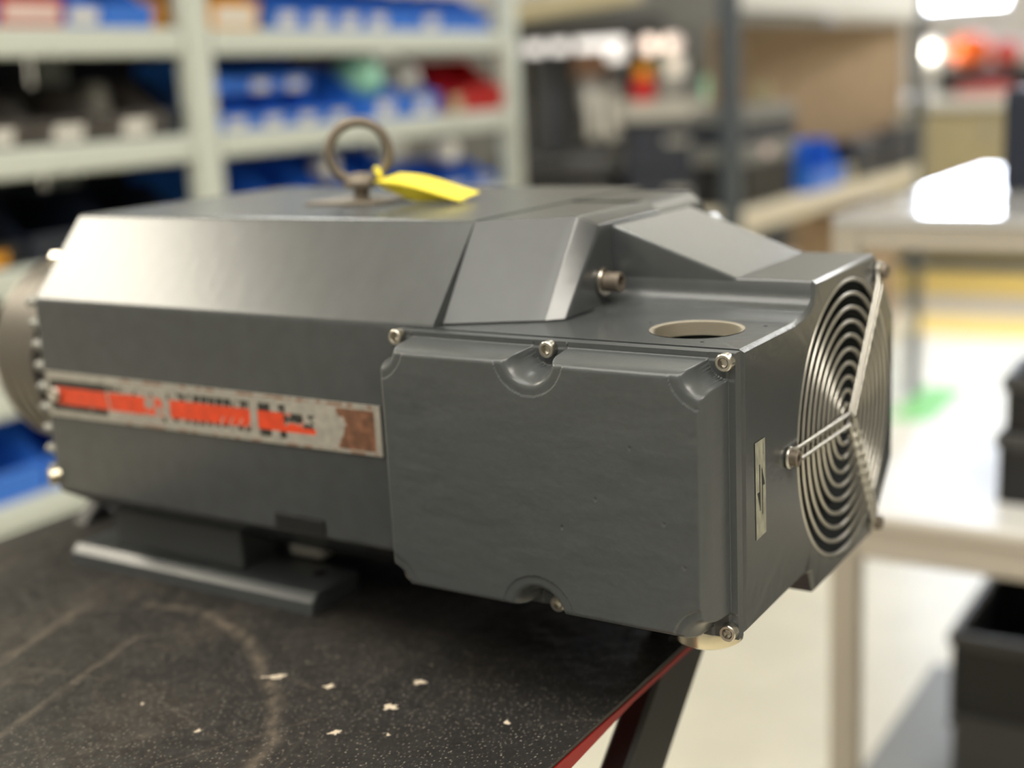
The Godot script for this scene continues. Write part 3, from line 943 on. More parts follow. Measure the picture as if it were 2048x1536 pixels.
	part("platform", span(Vector3(x0 + 0.02, y - 0.012, z0 + 0.01), Vector3(x1 - 0.02, y - 0.004, z1 - 0.01), 0.001), M.redframe, t, sh)
	for s in [0, 1]:
		var xa := x1 - 0.006 if s == 0 else x0
		var r := MB.new()
		r.sweep(PackedVector2Array([Vector2(-z1, y - 0.034), Vector2(-0.1, y - 0.0155), Vector2(0.018, y - 0.0075), Vector2(0.12, y - 0.0072), Vector2(-z0, y - 0.0072), Vector2(-z0, y - 0.0038), Vector2(-z1, y - 0.0038)]), Vector3(xa, 0, 0), Vector3(0, 0, -1), Vector3(0, 1, 0), [[0, 0], [0.006, 0]])
		part("side_rail", r.mesh(), M.redframe, t, sh)
	for xx in [-0.103, -0.70]:
		for p in [[-0.115, -0.25, 0.39, -0.68], [0.39, -0.25, -0.115, -0.68], [-0.115, -0.66, 0.39, -1.03], [0.39, -0.66, -0.115, -1.03]]:
			var a := Vector3(xx, p[1], p[0])
			var c := Vector3(xx, p[3], p[2])
			if p[0] > p[2]: a.x -= 0.03; c.x -= 0.03
			var d := (c - a)
			var bb := MB.new()
			bb.box((a + c) / 2, Vector3(0.02, d.length() + 0.05, 0.058), 0.003, Basis(Vector3(1, 0, 0), d.normalized(), Vector3(1, 0, 0).cross(d.normalized())))
			part("scissor_arm", bb.mesh(20), M.arm, t, sh)
	part("base_frame", span(Vector3(-0.73, -1.09, -0.2), Vector3(-0.09, -1.03, 0.5), 0.005), M.redframe, t, sh)
	for xx in [-0.68, -0.14]:
		for zz in [-0.14, 0.44]:
			part("wheel", lathem([Vector2(0.0, -0.014), Vector2(0.05, -0.014), Vector2(0.053, -0.01), Vector2(0.053, 0.01), Vector2(0.05, 0.014), Vector2(0, 0.014)], along(Vector3(1, 0, 0), Vector3(xx, -1.076, zz)), 24), M.arm, t, sh)

# ---------------------------------------------------------------- storage bins
var bin_cache := {}
func bin_mesh(w: float, h: float, d: float) -> ArrayMesh:    # front at x = 0 facing +x, width along z
	var key := "%.3f %.3f %.3f" % [w, h, d]
	if bin_cache.has(key): return bin_cache[key]
	var b := MB.new()
	var k := 0.003
	var side := PackedVector2Array([Vector2(-d, 0), Vector2(-0.012, 0), Vector2(0, h * 0.42), Vector2(-0.03, h * 0.47), Vector2(-d * 0.38, h), Vector2(-d, h)])
	for s in [-1, 1]:
		b.sweep(side, Vector3(0, 0, s * (w / 2 - k / 2) - k / 2), Vector3(1, 0, 0), Vector3(0, 1, 0), [[0, 0.0008], [0.0008, 0], [k - 0.0008, 0], [k, 0.0008]])
	b.box(Vector3(-d + k / 2, h / 2, 0), Vector3(k, h, w - 0.001), 0.001)
	b.box(Vector3(-d / 2 - 0.006, k / 2, 0), Vector3(d - 0.012, k, w - 0.001), 0.001)
	var ang := atan2(0.012, h * 0.42)
	b.box(Vector3(-0.0075, h * 0.21, 0), Vector3(k, h * 0.43, w - 0.001), 0.001, Basis(Vector3(0, 0, 1), -ang))
	b.box(Vector3(-0.003, h * 0.425, 0), Vector3(0.010, 0.005, w), 0.002)
	var m := b.mesh(20)
	bin_cache[key] = m
	return m

func bin(z: float, y: float, w: float, h: float, mt: Material, label: String, group: String, x := -1.8, d := 0.22, card: Variant = null, cw := 0.6, turn := 0.0):
	var t := thing("storage_bin", label, "bin", Vector3(x, y, z), group, turn)
	part("shell", bin_mesh(w, h, d), mt, t)
	if card != null:
		var ang := atan2(0.012, h * 0.42)
		var b := MB.new()
		b.box(Vector3.ZERO, Vector3(0.001, minf(h * 0.27, 0.042), w * cw), 0.0003, Basis(Vector3(0, 0, 1), -ang))
		part("label_card", b.mesh(20), card, t, Vector3(-0.0045, h * 0.205, 0))

# ---------------------------------------------------------------- light grey rack with the bins
func rack_one():
	var t := thing("shelving_rack", "light grey steel shelving rack filled with coloured storage bins", "rack", Vector3(-2.0, FLOOR, -1.4))
	var sh := -Vector3(-2.0, FLOOR, -1.4)
	for z in [-0.14, -1.40, -2.645]:
		for x in [-1.81, -2.28]:
			var b := MB.new()
			b.sweep(PackedVector2Array([Vector2(-0.038, -0.015), Vector2(0.038, -0.015), Vector2(0.038, 0.015), Vector2(0.032, 0.019), Vector2(-0.032, 0.019), Vector2(-0.038, 0.015)]), Vector3(x, FLOOR, z), Vector3(0, 0, -1), Vector3(1, 0, 0), [[-2.05, 0.001], [-2.049, 0], [-0.001, 0], [0, 0.001]])
			part("post", b.mesh(), M.rack, t, sh)
	for y in [0.96, 0.735, 0.515, 0.296, 0.078, -0.140, -0.358, -0.576, -0.794, -1.0]:
		for k in 2:
			var za := -0.185 if k == 0 else -1.445
			var zb := -1.355 if k == 0 else -2.60
			var b := MB.new()
			b.box(Vector3(-2.045, y - 0.004, (za + zb) / 2), Vector3(0.47, 0.008, za - zb), 0.001)
			b.sweep(PackedVector2Array([Vector2(-1.815, y - 0.055), Vector2(-1.80, y - 0.055), Vector2(-1.795, y - 0.050), Vector2(-1.795, y - 0.006), Vector2(-1.802, y), Vector2(-1.815, y)]), Vector3(0, 0, zb), Vector3(1, 0, 0), Vector3(0, 1, 0), [[0, 0], [za - zb, 0]])
			part("shelf", b.mesh(20), M.rack, t, sh)
	for k in 2:
		part("back_sheet", span(Vector3(-2.31, FLOOR + 0.05, -1.36 if k == 0 else -2.6), Vector3(-2.30, 0.95, -0.18 if k == 0 else -1.44), 0.001), M.rackdark, t, sh)
	# upper shelf, left bay
	var g := "bins on the upper shelf"
	bin(-0.855, 0.297, 0.125, 0.10, M.blue, "blue bin left of the red bin on the upper left shelf", g, -1.8, 0.3)
	bin(-0.995, 0.297, 0.145, 0.12, M.red, "red bin with a wide pale label on the upper left shelf", g, -1.8, 0.3, M.pinkpaper, 0.85)
	bin(-1.115, 0.297, 0.085, 0.10, M.blue, "narrow blue bin with white label beside the red bin", g, -1.8, 0.3, M.paper, 0.8)
	bin(-1.228, 0.297, 0.13, 0.10, M.blue, "unlabelled blue bin at the right end of the upper left shelf", g, -1.8, 0.3)
	bin(-1.325, 0.297, 0.05, 0.12, M.yellow, "slim yellow bin squeezed against the left side of the rack post", g, -1.83, 0.3)
	# upper shelf, right bay
	bin(-1.53, 0.297, 0.15, 0.13, M.yellow, "orange-yellow bin with pale label right of the rack post", g, -1.8, 0.3, M.paper, 0.8)
	var w4 := ["first", "second", "third", "fourth", "fifth", "sixth", "seventh", "eighth"]
	for i in 8:
		bin(-1.70 - i * 0.114, 0.297, 0.108, 0.105, M.blue, "%s blue bin to the right of the orange-yellow bin on the upper right shelf" % w4[i], "row of blue bins on the upper right shelf", -1.8, 0.3, M.paper if i in [0, 1, 2, 3, 5] else null, 0.55)
	# middle shelf, left bay: dark bins
	g = "dark grey bins on the middle left shelf"
	bin(-0.885, 0.078, 0.15, 0.105, M.greybin, "dark grey labelled bin cut by the left picture edge on the middle left shelf", g, -1.8, 0.3, M.paper, 0.45)
	bin(-1.045, 0.078, 0.155, 0.105, M.greybin, "middle one of the dark grey labelled bins on the middle left shelf", g, -1.8, 0.3, M.paper, 0.45)
	bin(-1.215, 0.078, 0.165, 0.115, M.greybin, "rightmost dark grey labelled bin on the middle left shelf", g, -1.8, 0.3, M.paper, 0.42)
	bin(-1.33, 0.078, 0.05, 0.12, M.navy, "slim navy bin beside the rack post on the middle left shelf", g, -1.81, 0.3)
	solo("motor_part", lathem([Vector2(0, 0), Vector2(0.05, 0), Vector2(0.055, 0.006), Vector2(0.055, 0.05), Vector2(0.03, 0.06), Vector2(0.03, 0.085), Vector2(0, 0.085)]), M.darkgrey, "dark turned part standing inside the middle dark grey bin", "machine part", Vector3(-1.98, 0.0815, -1.05))
	solo("metal_cap", lathem([Vector2(0, 0), Vector2(0.028, 0), Vector2(0.03, 0.004), Vector2(0.03, 0.09), Vector2(0.024, 0.11), Vector2(0, 0.115)]), M.lightgrey, "light grey capped part standing inside the rightmost dark grey bin", "machine part", Vector3(-1.96, 0.0815, -1.25))
	# middle shelf, right bay
	g = "lower row of small blue bins on the middle right shelf"
	for i in 4:
		bin(-1.505 - i * 0.118, 0.078, 0.113, 0.078, M.blue, "%s small blue bin from the post in the lower row of the middle right shelf" % w4[i], g, -1.8, 0.25, M.paper, 0.5)
	g = "upper row of small blue bins on the middle right shelf"
	for i in 3:
		bin(-1.505 - i * 0.118, 0.1565, 0.113, 0.078, M.blue, "%s small blue bin from the post in the upper row of the middle right shelf" % w4[i], g, -1.83, 0.22, M.paper if i > 0 else null, 0.5)
	g = "large blue bins on the middle right shelf"
	bin(-2.045, 0.078, 0.15, 0.13, M.blue, "larger blue bin beside the small ones on the middle right shelf", g, -1.8, 0.32, M.paper, 0.42)
	bin(-2.21, 0.078, 0.15, 0.13, M.blue, "larger blue bin beside the red bin on the middle right shelf", g, -1.8, 0.32, M.paper, 0.42)
	bin(-2.50, 0.078, 0.21, 0.15, M.red, "large red bin at the right end of the middle right shelf", "large red bins", -1.8, 0.34)
	solo("paper_card", boxm(Vector3(0.0015, 0.045, 0.055), 0.0003), M.beige, "tan card leaning on the shelf edge before the red bin", "card", Vector3(-1.792, 0.102, -2.345))
	var bag := MB.new()
	bag.lathe([Vector2(0, 0), Vector2(0.05, 0.002), Vector2(0.068, 0.03), Vector2(0.062, 0.08), Vector2(0.035, 0.098), Vector2(0, 0.102)], Transform3D(Basis().scaled(Vector3(1, 1, 0.9))), 20)
	var bagm := bag.mesh(60)
	solo("plastic_bag", bagm, M.mint, "pale green plastic bag in the larger blue bin beside the small ones", "bag", Vector3(-1.89, 0.135, -2.045), "pale green bags")
	solo("plastic_bag", bagm, M.lightgrey, "pale grey plastic bag in the larger blue bin beside the red bin", "bag", Vector3(-1.89, 0.125, -2.21), "pale green bags")
	# lower shelf, right bay
	g = "blue bins on the lower right shelf"
	for i in 3:
		bin(-1.535 - i * 0.165, -0.140, 0.155, 0.135, M.blue, "%s large blue bin from the post on the lower right shelf" % w4[i], g, -1.8, 0.32, M.paper if i == 2 else null, 0.4)
	bin(-2.03, -0.140, 0.15, 0.14, M.blue, "large blue bin seen right of the lifting eye on the lower right shelf", g, -1.8, 0.32)
	for i in 3:
		bin(-2.19 - i * 0.145, -0.140, 0.135, 0.085, M.blue, "%s small blue bin right of the large ones on the lower right shelf" % w4[i], g, -1.8, 0.3, M.paper, 0.5)
	var roll := lathem([Vector2(0.0, -0.02), Vector2(0.03, -0.02), Vector2(0.032, -0.017), Vector2(0.032, 0.017), Vector2(0.03, 0.02), Vector2(0, 0.02)], along(Vector3(1, 0, 0)), 24)
	solo("white_roll", roll, M.paper, "white roll standing on edge in the bin seen through the lifting eye", "roll", Vector3(-1.87, -0.03, -1.865), "white rolls on the lower right shelf")
	solo("white_roll", roll, M.paper, "white roll resting on the small blue bins at the shelf's far end", "roll", Vector3(-1.83, -0.023, -2.34), "white rolls on the lower right shelf")
	# lower shelves, left bay
	bin(-0.82, -0.140, 0.17, 0.10, M.darkbox, "black bin with a yellow label on the lower left shelf", "bins on the lower left shelves", -1.8, 0.3, M.yellow, 0.6)
	bin(-1.02, -0.140, 0.19, 0.12, M.navy, "navy bin behind the motor's top left corner on the lower left shelf", "bins on the lower left shelves", -1.8, 0.3)
	bin(-1.23, -0.140, 0.19, 0.12, M.navy, "navy bin with pale label beside the post on the lower left shelf", "bins on the lower left shelves", -1.8, 0.3, M.lightgrey, 0.6)
	bin(-0.78, -0.358, 0.16, 0.12, M.lightgrey, "light grey bin low on the rack left of the motor flange", "bins on the lower left shelves", -1.8, 0.3, M.paper, 0.6)
	bin(-0.96, -0.358, 0.16, 0.12, M.lightgrey, "light grey bin low on the rack partly behind the motor flange", "bins on the lower left shelves", -1.8, 0.3, M.paper, 0.6)
	bin(-0.79, -0.576, 0.2, 0.14, M.blue, "blue bin on the lowest visible shelf left of the motor", "bins on the lower left shelves", -1.8, 0.3)
	bin(-1.0, -0.576, 0.2, 0.14, M.blue, "blue bin on the lowest visible shelf half behind the motor", "bins on the lower left shelves", -1.8, 0.3, M.paper, 0.5)

# ---------------------------------------------------------------- dark rack behind the cowl
func rack_two():
	var t := thing("storage_rack", "tall dark-posted rack with a beige shelf edge and a big cardboard sheet", "rack", Vector3(-1.4, FLOOR, -3.5))
	var sh := -Vector3(-1.4, FLOOR, -3.5)
	for z in [-2.61, -4.41]:
		part("post", span(Vector3(-1.12, FLOOR, z - 0.035), Vector3(-1.085, 1.0, z + 0.035), 0.003), M.post, t, sh)
	part("top_beam", span(Vector3(-1.14, 0.31, -4.36), Vector3(-1.09, 0.42, -2.63), 0.003), M.whiteboard, t, sh, "white top beam")
	part("top_board", span(Vector3(-1.37, 0.40, -4.36), Vector3(-1.14, 0.42, -2.63), 0.002), M.whiteboard, t, sh)
	for y in [-0.225, -0.80]:
		part("shelf_beam", span(Vector3(-1.13, y - 0.06, -4.37), Vector3(-1.09, y, -2.62), 0.003), M.lightbeige, t, sh)
		part("shelf_board", span(Vector3(-1.37, y - 0.02, -4.36), Vector3(-1.13, y, -2.63), 0.002), M.lightbeige, t, sh)
	solo("cardboard_box", span(Vector3(-0.012, 0, -0.66), Vector3(0.012, 0.515, 0.66), 0.004), M.card, "large brown flat cardboard box standing at the back of the dark rack", "box", Vector3(-1.252, -0.2248, -3.70), "", -0.145)
	# stack of devices at the left end
	var y := -0.2248
	solo("black_device", span(Vector3(-0.07, 0, -0.19), Vector3(0.09, 0.12, 0.19), 0.006), M.darkbox, "black device case at the bottom of the stack on the dark rack", "device", Vector3(-1.23, y, -2.99))
	var dv := thing("grey_device", "flat grey device with a pink label in the stack on the dark rack", "device", Vector3(-1.23, y + 0.121, -2.99))
	part("case", span(Vector3(-0.07, 0, -0.20), Vector3(0.09, 0.055, 0.20), 0.006), M.grey, dv)
	part("label_card", boxm(Vector3(0.001, 0.03, 0.06), 0.0003), M.pinkpaper, dv, Vector3(0.091, 0.028, 0.02))
	solo("black_device", span(Vector3(-0.07, 0, -0.22), Vector3(0.09, 0.05, 0.20), 0.006), M.navy, "black device case above the grey one with the pink label", "device", Vector3(-1.23, y + 0.177, -2.99))
	solo("grey_tray", span(Vector3(-0.07, 0, -0.22), Vector3(0.09, 0.05, 0.20), 0.01), M.grey, "grey tray on top of the stack of devices", "tray", Vector3(-1.23, y + 0.228, -2.99))
	var knob := lathem([Vector2(0, 0), Vector2(0.03, 0), Vector2(0.034, 0.006), Vector2(0.03, 0.02), Vector2(0, 0.024)], along(Vector3(1, 0, 0)), 20)
	solo("white_cup", lathem([Vector2(0, 0), Vector2(0.022, 0), Vector2(0.026, 0.075), Vector2(0.023, 0.075), Vector2(0.02, 0.004), Vector2(0, 0.004)]), M.paper, "white cup on the left end of the grey tray", "cup", Vector3(-1.2, y + 0.279, -2.83))
	solo("beige_cup", lathem([Vector2(0, 0), Vector2(0.026, 0), Vector2(0.03, 0.06), Vector2(0.027, 0.06), Vector2(0.023, 0.004), Vector2(0, 0.004)]), M.beige, "beige cup on the middle of the grey tray", "cup", Vector3(-1.2, y + 0.279, -3.08))
	bin(-3.40, y, 0.30, 0.15, M.blue, "blue bin on the dark rack beside the black devices", "bins on the dark rack", -1.10, 0.13)
	solo("navy_box", span(Vector3(-0.04, 0, -0.17), Vector3(0.04, 0.13, 0.17), 0.006), M.navy, "navy box right of the blue bin on the dark rack", "box", Vector3(-1.135, y, -3.8), "navy boxes on the dark rack")
	solo("navy_box", span(Vector3(-0.022, 0, -0.16), Vector3(0.022, 0.15, 0.16), 0.006), M.navy, "navy box at the right end of the dark rack's shelf", "box", Vector3(-1.112, y, -4.16), "navy boxes on the dark rack")
	solo("tan_block", span(Vector3(-0.03, 0, -0.025), Vector3(0.03, 0.06, 0.025), 0.004), M.beige, "tan block between the blue bin and the navy boxes on the dark rack", "block", Vector3(-1.125, y, -3.595))
	solo("white_cup", lathem([Vector2(0, 0), Vector2(0.02, 0), Vector2(0.024, 0.05), Vector2(0.021, 0.05), Vector2(0.017, 0.004), Vector2(0, 0.004)]), M.lightgrey, "light grey cup on the right navy box", "cup", Vector3(-1.112, y + 0.151, -4.22))
	# below the shelf
	solo("cardboard_box", span(Vector3(-0.1, 0, -0.3), Vector3(0.1, 0.45, 0.3), 0.004), M.card, "brown cardboard box on the lower shelf of the dark rack", "box", Vector3(-1.25, -0.7998, -4.03))
	solo("pink_container", lathem([Vector2(0, 0), Vector2(0.09, 0), Vector2(0.1, 0.01), Vector2(0.1, 0.28), Vector2(0.07, 0.33), Vector2(0.05, 0.34), Vector2(0.05, 0.37), Vector2(0, 0.37)]), M.pinkpaper, "pale pink container on the lower shelf of the dark rack", "container", Vector3(-1.24, -0.7998, -3.35))
	solo("black_case", span(Vector3(-0.1, 0, -0.2), Vector3(0.1, 0.33, 0.2), 0.008), M.darkbox, "black case on the lower shelf left of the pink container", "case", Vector3(-1.25, -0.7998, -2.9))
	solo("white_carton", span(Vector3(-0.15, 0, -0.2), Vector3(0.15, 0.2, 0.2), 0.004), M.whiteboard, "white carton on the floor under the dark rack's right end", "carton", Vector3(-1.3, FLOOR, -4.14))

# ---------------------------------------------------------------- dim machine corner between the racks
func machine_corner():
	struct("trim_partition", span(Vector3(-4.6, FLOOR, -5.95), Vector3(-1.95, 0.62, -5.85), 0.002), M.grey)
	var c := thing("drawer_cabinet", "navy drawer cabinet with a light worktop behind the motor", "cabinet", Vector3(-2.45, FLOOR, -5.3))
	var sh := -Vector3(-2.45, FLOOR, -5.3)
	part("body", span(Vector3(-2.66, FLOOR, -5.6), Vector3(-2.10, -0.05, -5.02), 0.006), M.navy, c, sh)
	part("worktop", span(Vector3(-2.665, -0.05, -5.62), Vector3(-2.06, 0.035, -4.98), 0.004), M.lightgrey, c, sh)
	for i in 4:
		var d := part("drawer", span(Vector3(-2.64, -0.30 - i * 0.24, -5.02), Vector3(-2.12, -0.075 - i * 0.24, -5.0), 0.004), M.navy, c, sh)
		part("handle", span(Vector3(-2.43, -0.16 - i * 0.24, -5.0), Vector3(-2.31, -0.135 - i * 0.24, -4.975), 0.004), M.lightgrey, d)
	var k := thing("machine_base", "black machine cabinet with a sloping panel left of the navy drawers", "machine", Vector3(-3.05, FLOOR, -5.2))
	sh = -Vector3(-3.05, FLOOR, -5.2)
	part("body", span(Vector3(-3.55, FLOOR, -5.6), Vector3(-2.74, -0.30, -5.0), 0.01), M.darkbox, k, sh)
	part("sloping_panel", span(Vector3(-3.5, -0.30, -5.55), Vector3(-2.76, -0.22, -5.05), 0.03), M.darkgrey, k, sh)
	for x in [-3.27, -2.72]:
		part("upright", span(Vector3(x - 0.035, -0.30, -5.12), Vector3(x + 0.035, 0.42, -5.05), 0.004), M.darkgrey, k, sh)
	part("upright", span(Vector3(-3.12, -0.22, -5.12), Vector3(-3.05, 0.42, -5.05), 0.004), M.rackdark, k, sh)
	part("back_panel", span(Vector3(-3.5, -0.22, -5.5), Vector3(-2.74, 0.42, -5.46), 0.004), M.darkgrey, k, sh)
	part("hood", span(Vector3(-3.4, 0.36, -5.5), Vector3(-2.66, 0.44, -5.02), 0.006), M.darkgrey, k, sh)
	part("brown_cover", span(Vector3(-2.98, 0.16, -5.2), Vector3(-2.74, 0.30, -5.1), 0.01), M.brown, k, sh)
	part("spindle", lathem([Vector2(0, -0.16), Vector2(0.05, -0.16), Vector2(0.055, -0.1), Vector2(0.08, -0.08), Vector2(0.08, 0.06), Vector2(0.05, 0.08), Vector2(0, 0.08)], Transform3D(Basis(), Vector3(-2.9, 0.1, -5.2)), 20), M.grey, k, sh)
	for x in [-2.80, -2.706]:
		part("light_tube", lathem([Vector2(0, 0), Vector2(0.032, 0), Vector2(0.035, 0.004), Vector2(0.035, 0.22), Vector2(0.03, 0.23), Vector2(0, 0.23)], Transform3D(Basis(), Vector3(x, -0.13 if x < -2.7 else -0.125, -4.99)), 20), M.lightgrey, k, sh)
	# work lights
	var strip := thing("work_light", "long white tube light above the machine between the racks", "lamp", Vector3(-2.95, 0.315, -4.96))
	part("housing", span(Vector3(-0.34, 0.02, -0.03), Vector3(0.34, 0.04, 0.03), 0.003), M.darkgrey, strip)
	for i in 5:
		part("tube", span(Vector3(-0.33 + i * 0.134, -0.03, -0.02), Vector3(-0.33 + i * 0.134 + (0.085 if i < 3 else 0.125), 0.02, 0.02), 0.008), glow(Color(1.0, 0.97, 0.95), 0.55), strip)
	part("end_lamp", span(Vector3(0.245, -0.085, -0.02), Vector3(0.33, -0.031, 0.02), 0.008), glow(Color(1.0, 0.97, 0.95), 0.4), strip)
	var sl := SpotLight3D.new()
	sl.name = "work_light_beam"
	sl.light_energy = 0.12; sl.light_color = Color(1.0, 0.97, 0.93); sl.light_size = 0.05; sl.spot_range = 12; sl.spot_angle = 70
	sl.rotation.x = -PI / 2; sl.position = Vector3(0, -0.1, 0.05); sl.shadow_enabled = true
	strip.add_child(sl)
	var lm := thing("twin_lamp", "warm twin lamp over the navy cabinet's worktop", "lamp", Vector3(-2.43, 0.295, -4.98))
	part("lamp_bar", span(Vector3(-0.14, 0.035, -0.03), Vector3(0.14, 0.05, 0.03), 0.003), M.darkgrey, lm)
	part("lamp_stem", span(Vector3(0.12, -0.26, -0.01), Vector3(0.14, 0.035, 0.01), 0.002), M.darkgrey, lm)
	for x in [-0.07, 0.05]:
		part("bulb", lathem([Vector2(0, -0.045), Vector2(0.035, -0.03), Vector2(0.045, 0), Vector2(0.03, 0.03), Vector2(0, 0.036)], Transform3D(Basis(), Vector3(x, 0, 0)), 20), glow(Color(1.0, 0.86, 0.78), 0.42), lm)
	var ol := OmniLight3D.new()
	ol.name = "twin_lamp_light"
	ol.light_energy = 0.008; ol.light_color = Color(1.0, 0.86, 0.76); ol.light_size = 0.03; ol.omni_range = 12; ol.position = Vector3(0, -0.02, 0.08); ol.shadow_enabled = true
	lm.add_child(ol)
	var jar := func(r: float, h: float) -> ArrayMesh: return lathem([Vector2(0, 0), Vector2(r * 0.95, 0), Vector2(r, 0.004), Vector2(r, h * 0.8), Vector2(r * 0.6, h * 0.9), Vector2(r * 0.6, h), Vector2(0, h)])
	solo("grey_box", span(Vector3(-0.07, 0, -0.05), Vector3(0.07, 0.115, 0.05), 0.004), M.grey, "grey box under the white jar on the navy cabinet's worktop", "box", Vector3(-2.40, 0.036, -5.06))
	solo("white_jar", jar.call(0.045, 0.085), M.paper, "white jar on the grey box below the warm twin lamp", "jar", Vector3(-2.40, 0.152, -5.05))
	var rc := thing("red_can", "red can with a yellow cap on the navy cabinet's worktop", "can", Vector3(-2.565, 0.036, -5.05))
	part("body", jar.call(0.055, 0.12), M.red, rc)
	part("cap", lathem([Vector2(0.035, 0), Vector2(0.035, 0.05), Vector2(0, 0.055)]), M.yellow, rc, Vector3(0, 0.115, 0))
	solo("mint_jar", jar.call(0.045, 0.11), M.mint, "mint green jar on the worktop near the dark rack post", "jar", Vector3(-2.205, 0.036, -5.03))
	solo("green_case", span(Vector3(-0.05, 0, -0.05), Vector3(0.05, 0.3, 0.05), 0.006), mat(Color(0.22, 0.33, 0.29), 0.5), "narrow dark green case behind the red can", "case", Vector3(-2.60, 0.036, -5.25))
	var beam := MB.new()
	beam.box(Vector3.ZERO, Vector3(0.9, 0.08, 0.08), 0.006, Basis(Vector3(0, 0, 1), 0.075))
	solo("crane_beam", beam.mesh(20), M.beige, "beige slanted beam above the machine between the racks", "beam", Vector3(-2.98, 0.50, -4.95))

# ---------------------------------------------------------------- bench with aluminium frame on the right
func right_bench():
	var x0 := -0.319; var x1 := 1.0; var z0 := -1.98; var z1 := -1.094
	var o := Vector3(0.34, FLOOR, -1.54)
	var t := thing("workbench", "workbench with aluminium profile frame and glossy grey top", "workbench", o)
	part("worktop", span(Vector3(x0, -0.0648, z0), Vector3(x1, -0.050, z1), 0.003), M.bench, t, -o)
	var prof_bar := func(lo: Vector3, hi: Vector3, called: String):
		var b := MB.new()
		var d := hi - lo
		var c := (lo + hi) / 2
		b.box(c, d, 0.003)
		# proud flanges either side of the slots
		var ax := 0 if d.x > d.y and d.x > d.z else (1 if d.y > d.z else 2)
		for s in [-1, 1]:
			var dd := d
			var cc := c
			if ax == 0:
				dd.y = d.y * 0.36; dd.z = d.z + 0.005; cc.y += s * d.y * 0.31
			elif ax == 1:
				dd.x = d.x * 0.36; dd.z = d.z + 0.005; cc.x += s * d.x * 0.31
			else:
				dd.y = d.y * 0.36; dd.x = d.x + 0.005; cc.y += s * d.y * 0.31
			b.box(cc, dd, 0.002)
		part(called, b.mesh(20), M.alu, t, -o)
	var w := 0.038
	for p in [[-0.319, -1.1355], [0.95, -1.1355], [0.16, -1.96], [0.95, -1.96]]:
		prof_bar.call(Vector3(p[0], FLOOR, p[1]), Vector3(p[0] + w, -0.0648, p[1] + w), "leg")
	for z in [-1.96, -1.1355]:
		prof_bar.call(Vector3(-0.281, -0.0948, z), Vector3(0.95, -0.0648, z + w), "rail")
	for x in [-0.312, 0.95]:
		prof_bar.call(Vector3(x, -0.0948, -1.93), Vector3(x + w, -0.0648, -1.1275), "rail")
	prof_bar.call(Vector3(-0.281, -0.543, -1.1355), Vector3(0.95, -0.483, -1.0975), "rail")
	prof_bar.call(Vector3(-0.312, -0.543, -1.55), Vector3(-0.282, -0.483, -1.1275), "rail")
	prof_bar.call(Vector3(0.95, -0.543, -1.93), Vector3(0.98, -0.483, -1.1275), "rail")
	part("lower_shelf", span(Vector3(-0.309, -0.483, -1.53), Vector3(0.97, -0.473, -1.098), 0.002), M.whiteboard, t, -o)
	# things on it
	solo("navy_crate", span(Vector3(0, 0, -0.133), Vector3(0.36, 0.155, 0.133), 0.006), M.navy, "navy crate on the glossy bench top at the right picture edge", "crate", Vector3(-0.172, -0.050, -1.59))
	crate(Vector3(-0.112, -0.473, -1.211), 0.3, 0.104, 0.2, "lower black crate on the bench's white lower shelf", "black crates")
	crate(Vector3(-0.1055, -0.3685, -1.217), 0.28, 0.082, 0.19, "upper black crate stacked on the bench's white lower shelf", "black crates")
	for i in 2:
		var which: String = ["second", "third"][i]
		crate(Vector3(0.205 + i * 0.315, -0.473, -1.211), 0.3, 0.104, 0.2, "lower black crate of the %s stack along the bench's lower shelf" % which, "black crates")
		crate(Vector3(0.21 + i * 0.315, -0.3685, -1.217), 0.28, 0.082, 0.19, "upper black crate of the %s stack along the bench's lower shelf" % which, "black crates")
	solo("white_carton", span(Vector3(0, 0, -0.033), Vector3(0.067, 0.16, 0.033), 0.003), M.whiteboard, "white carton beside the stacked black crates on the lower shelf", "carton", Vector3(-0.142, -0.473, -1.457))
	var p := thing("floor_platform", "low grey platform under the big black crates", "platform", Vector3(0.2, FLOOR, -1.75))
	part("board", span(Vector3(-0.575, 0.03, -0.18), Vector3(0.72, 0.05, 0.55), 0.003), M.grey, p)
	for x in [-0.5, 0.05, 0.6]:
		part("skid", span(Vector3(x, 0, -0.17), Vector3(x + 0.06, 0.03, 0.5), 0.002), M.grey, p)
	crate(Vector3(-0.21, -1.08, -1.40), 0.8, 0.165, 0.36, "lower big black crate standing on the grey platform", "big black crates on the platform", M.darkgrey)
	crate(Vector3(-0.215, -0.913, -1.40), 0.8, 0.145, 0.36, "upper big black crate with an open top on the grey platform", "big black crates on the platform")

func crate(at: Vector3, w: float, h: float, d: float, label: String, group: String, m: Material = null):
	# open crate with a grey rim; at = front left bottom corner
	var t := thing("open_crate", label, "crate", at + Vector3(w / 2, 0, -d / 2), group)
	var k := 0.006
	var b := MB.new()
	for s in [-1, 1]:
		b.box(Vector3(s * (w / 2 - k / 2), h / 2, 0), Vector3(k, h, d), 0.002)
		b.box(Vector3(0, h / 2, s * (d / 2 - k / 2)), Vector3(w - 2 * k, h, k), 0.002)
	b.box(Vector3(0, k / 2, 0), Vector3(w - 2 * k, k, d - 2 * k), 0.001)
	part("shell", b.mesh(20), m if m else M.darkbox, t)
	b = MB.new()
	for s in [-1, 1]:
		b.box(Vector3(s * (w / 2 - 0.002), h - 0.011, 0), Vector3(0.016, 0.022, d + 0.012), 0.004)
		b.box(Vector3(0, h - 0.011, s * (d / 2 - 0.002)), Vector3(w - 0.02, 0.022, 0.016), 0.004)
	part("rim", b.mesh(20), M.darkgrey, t)

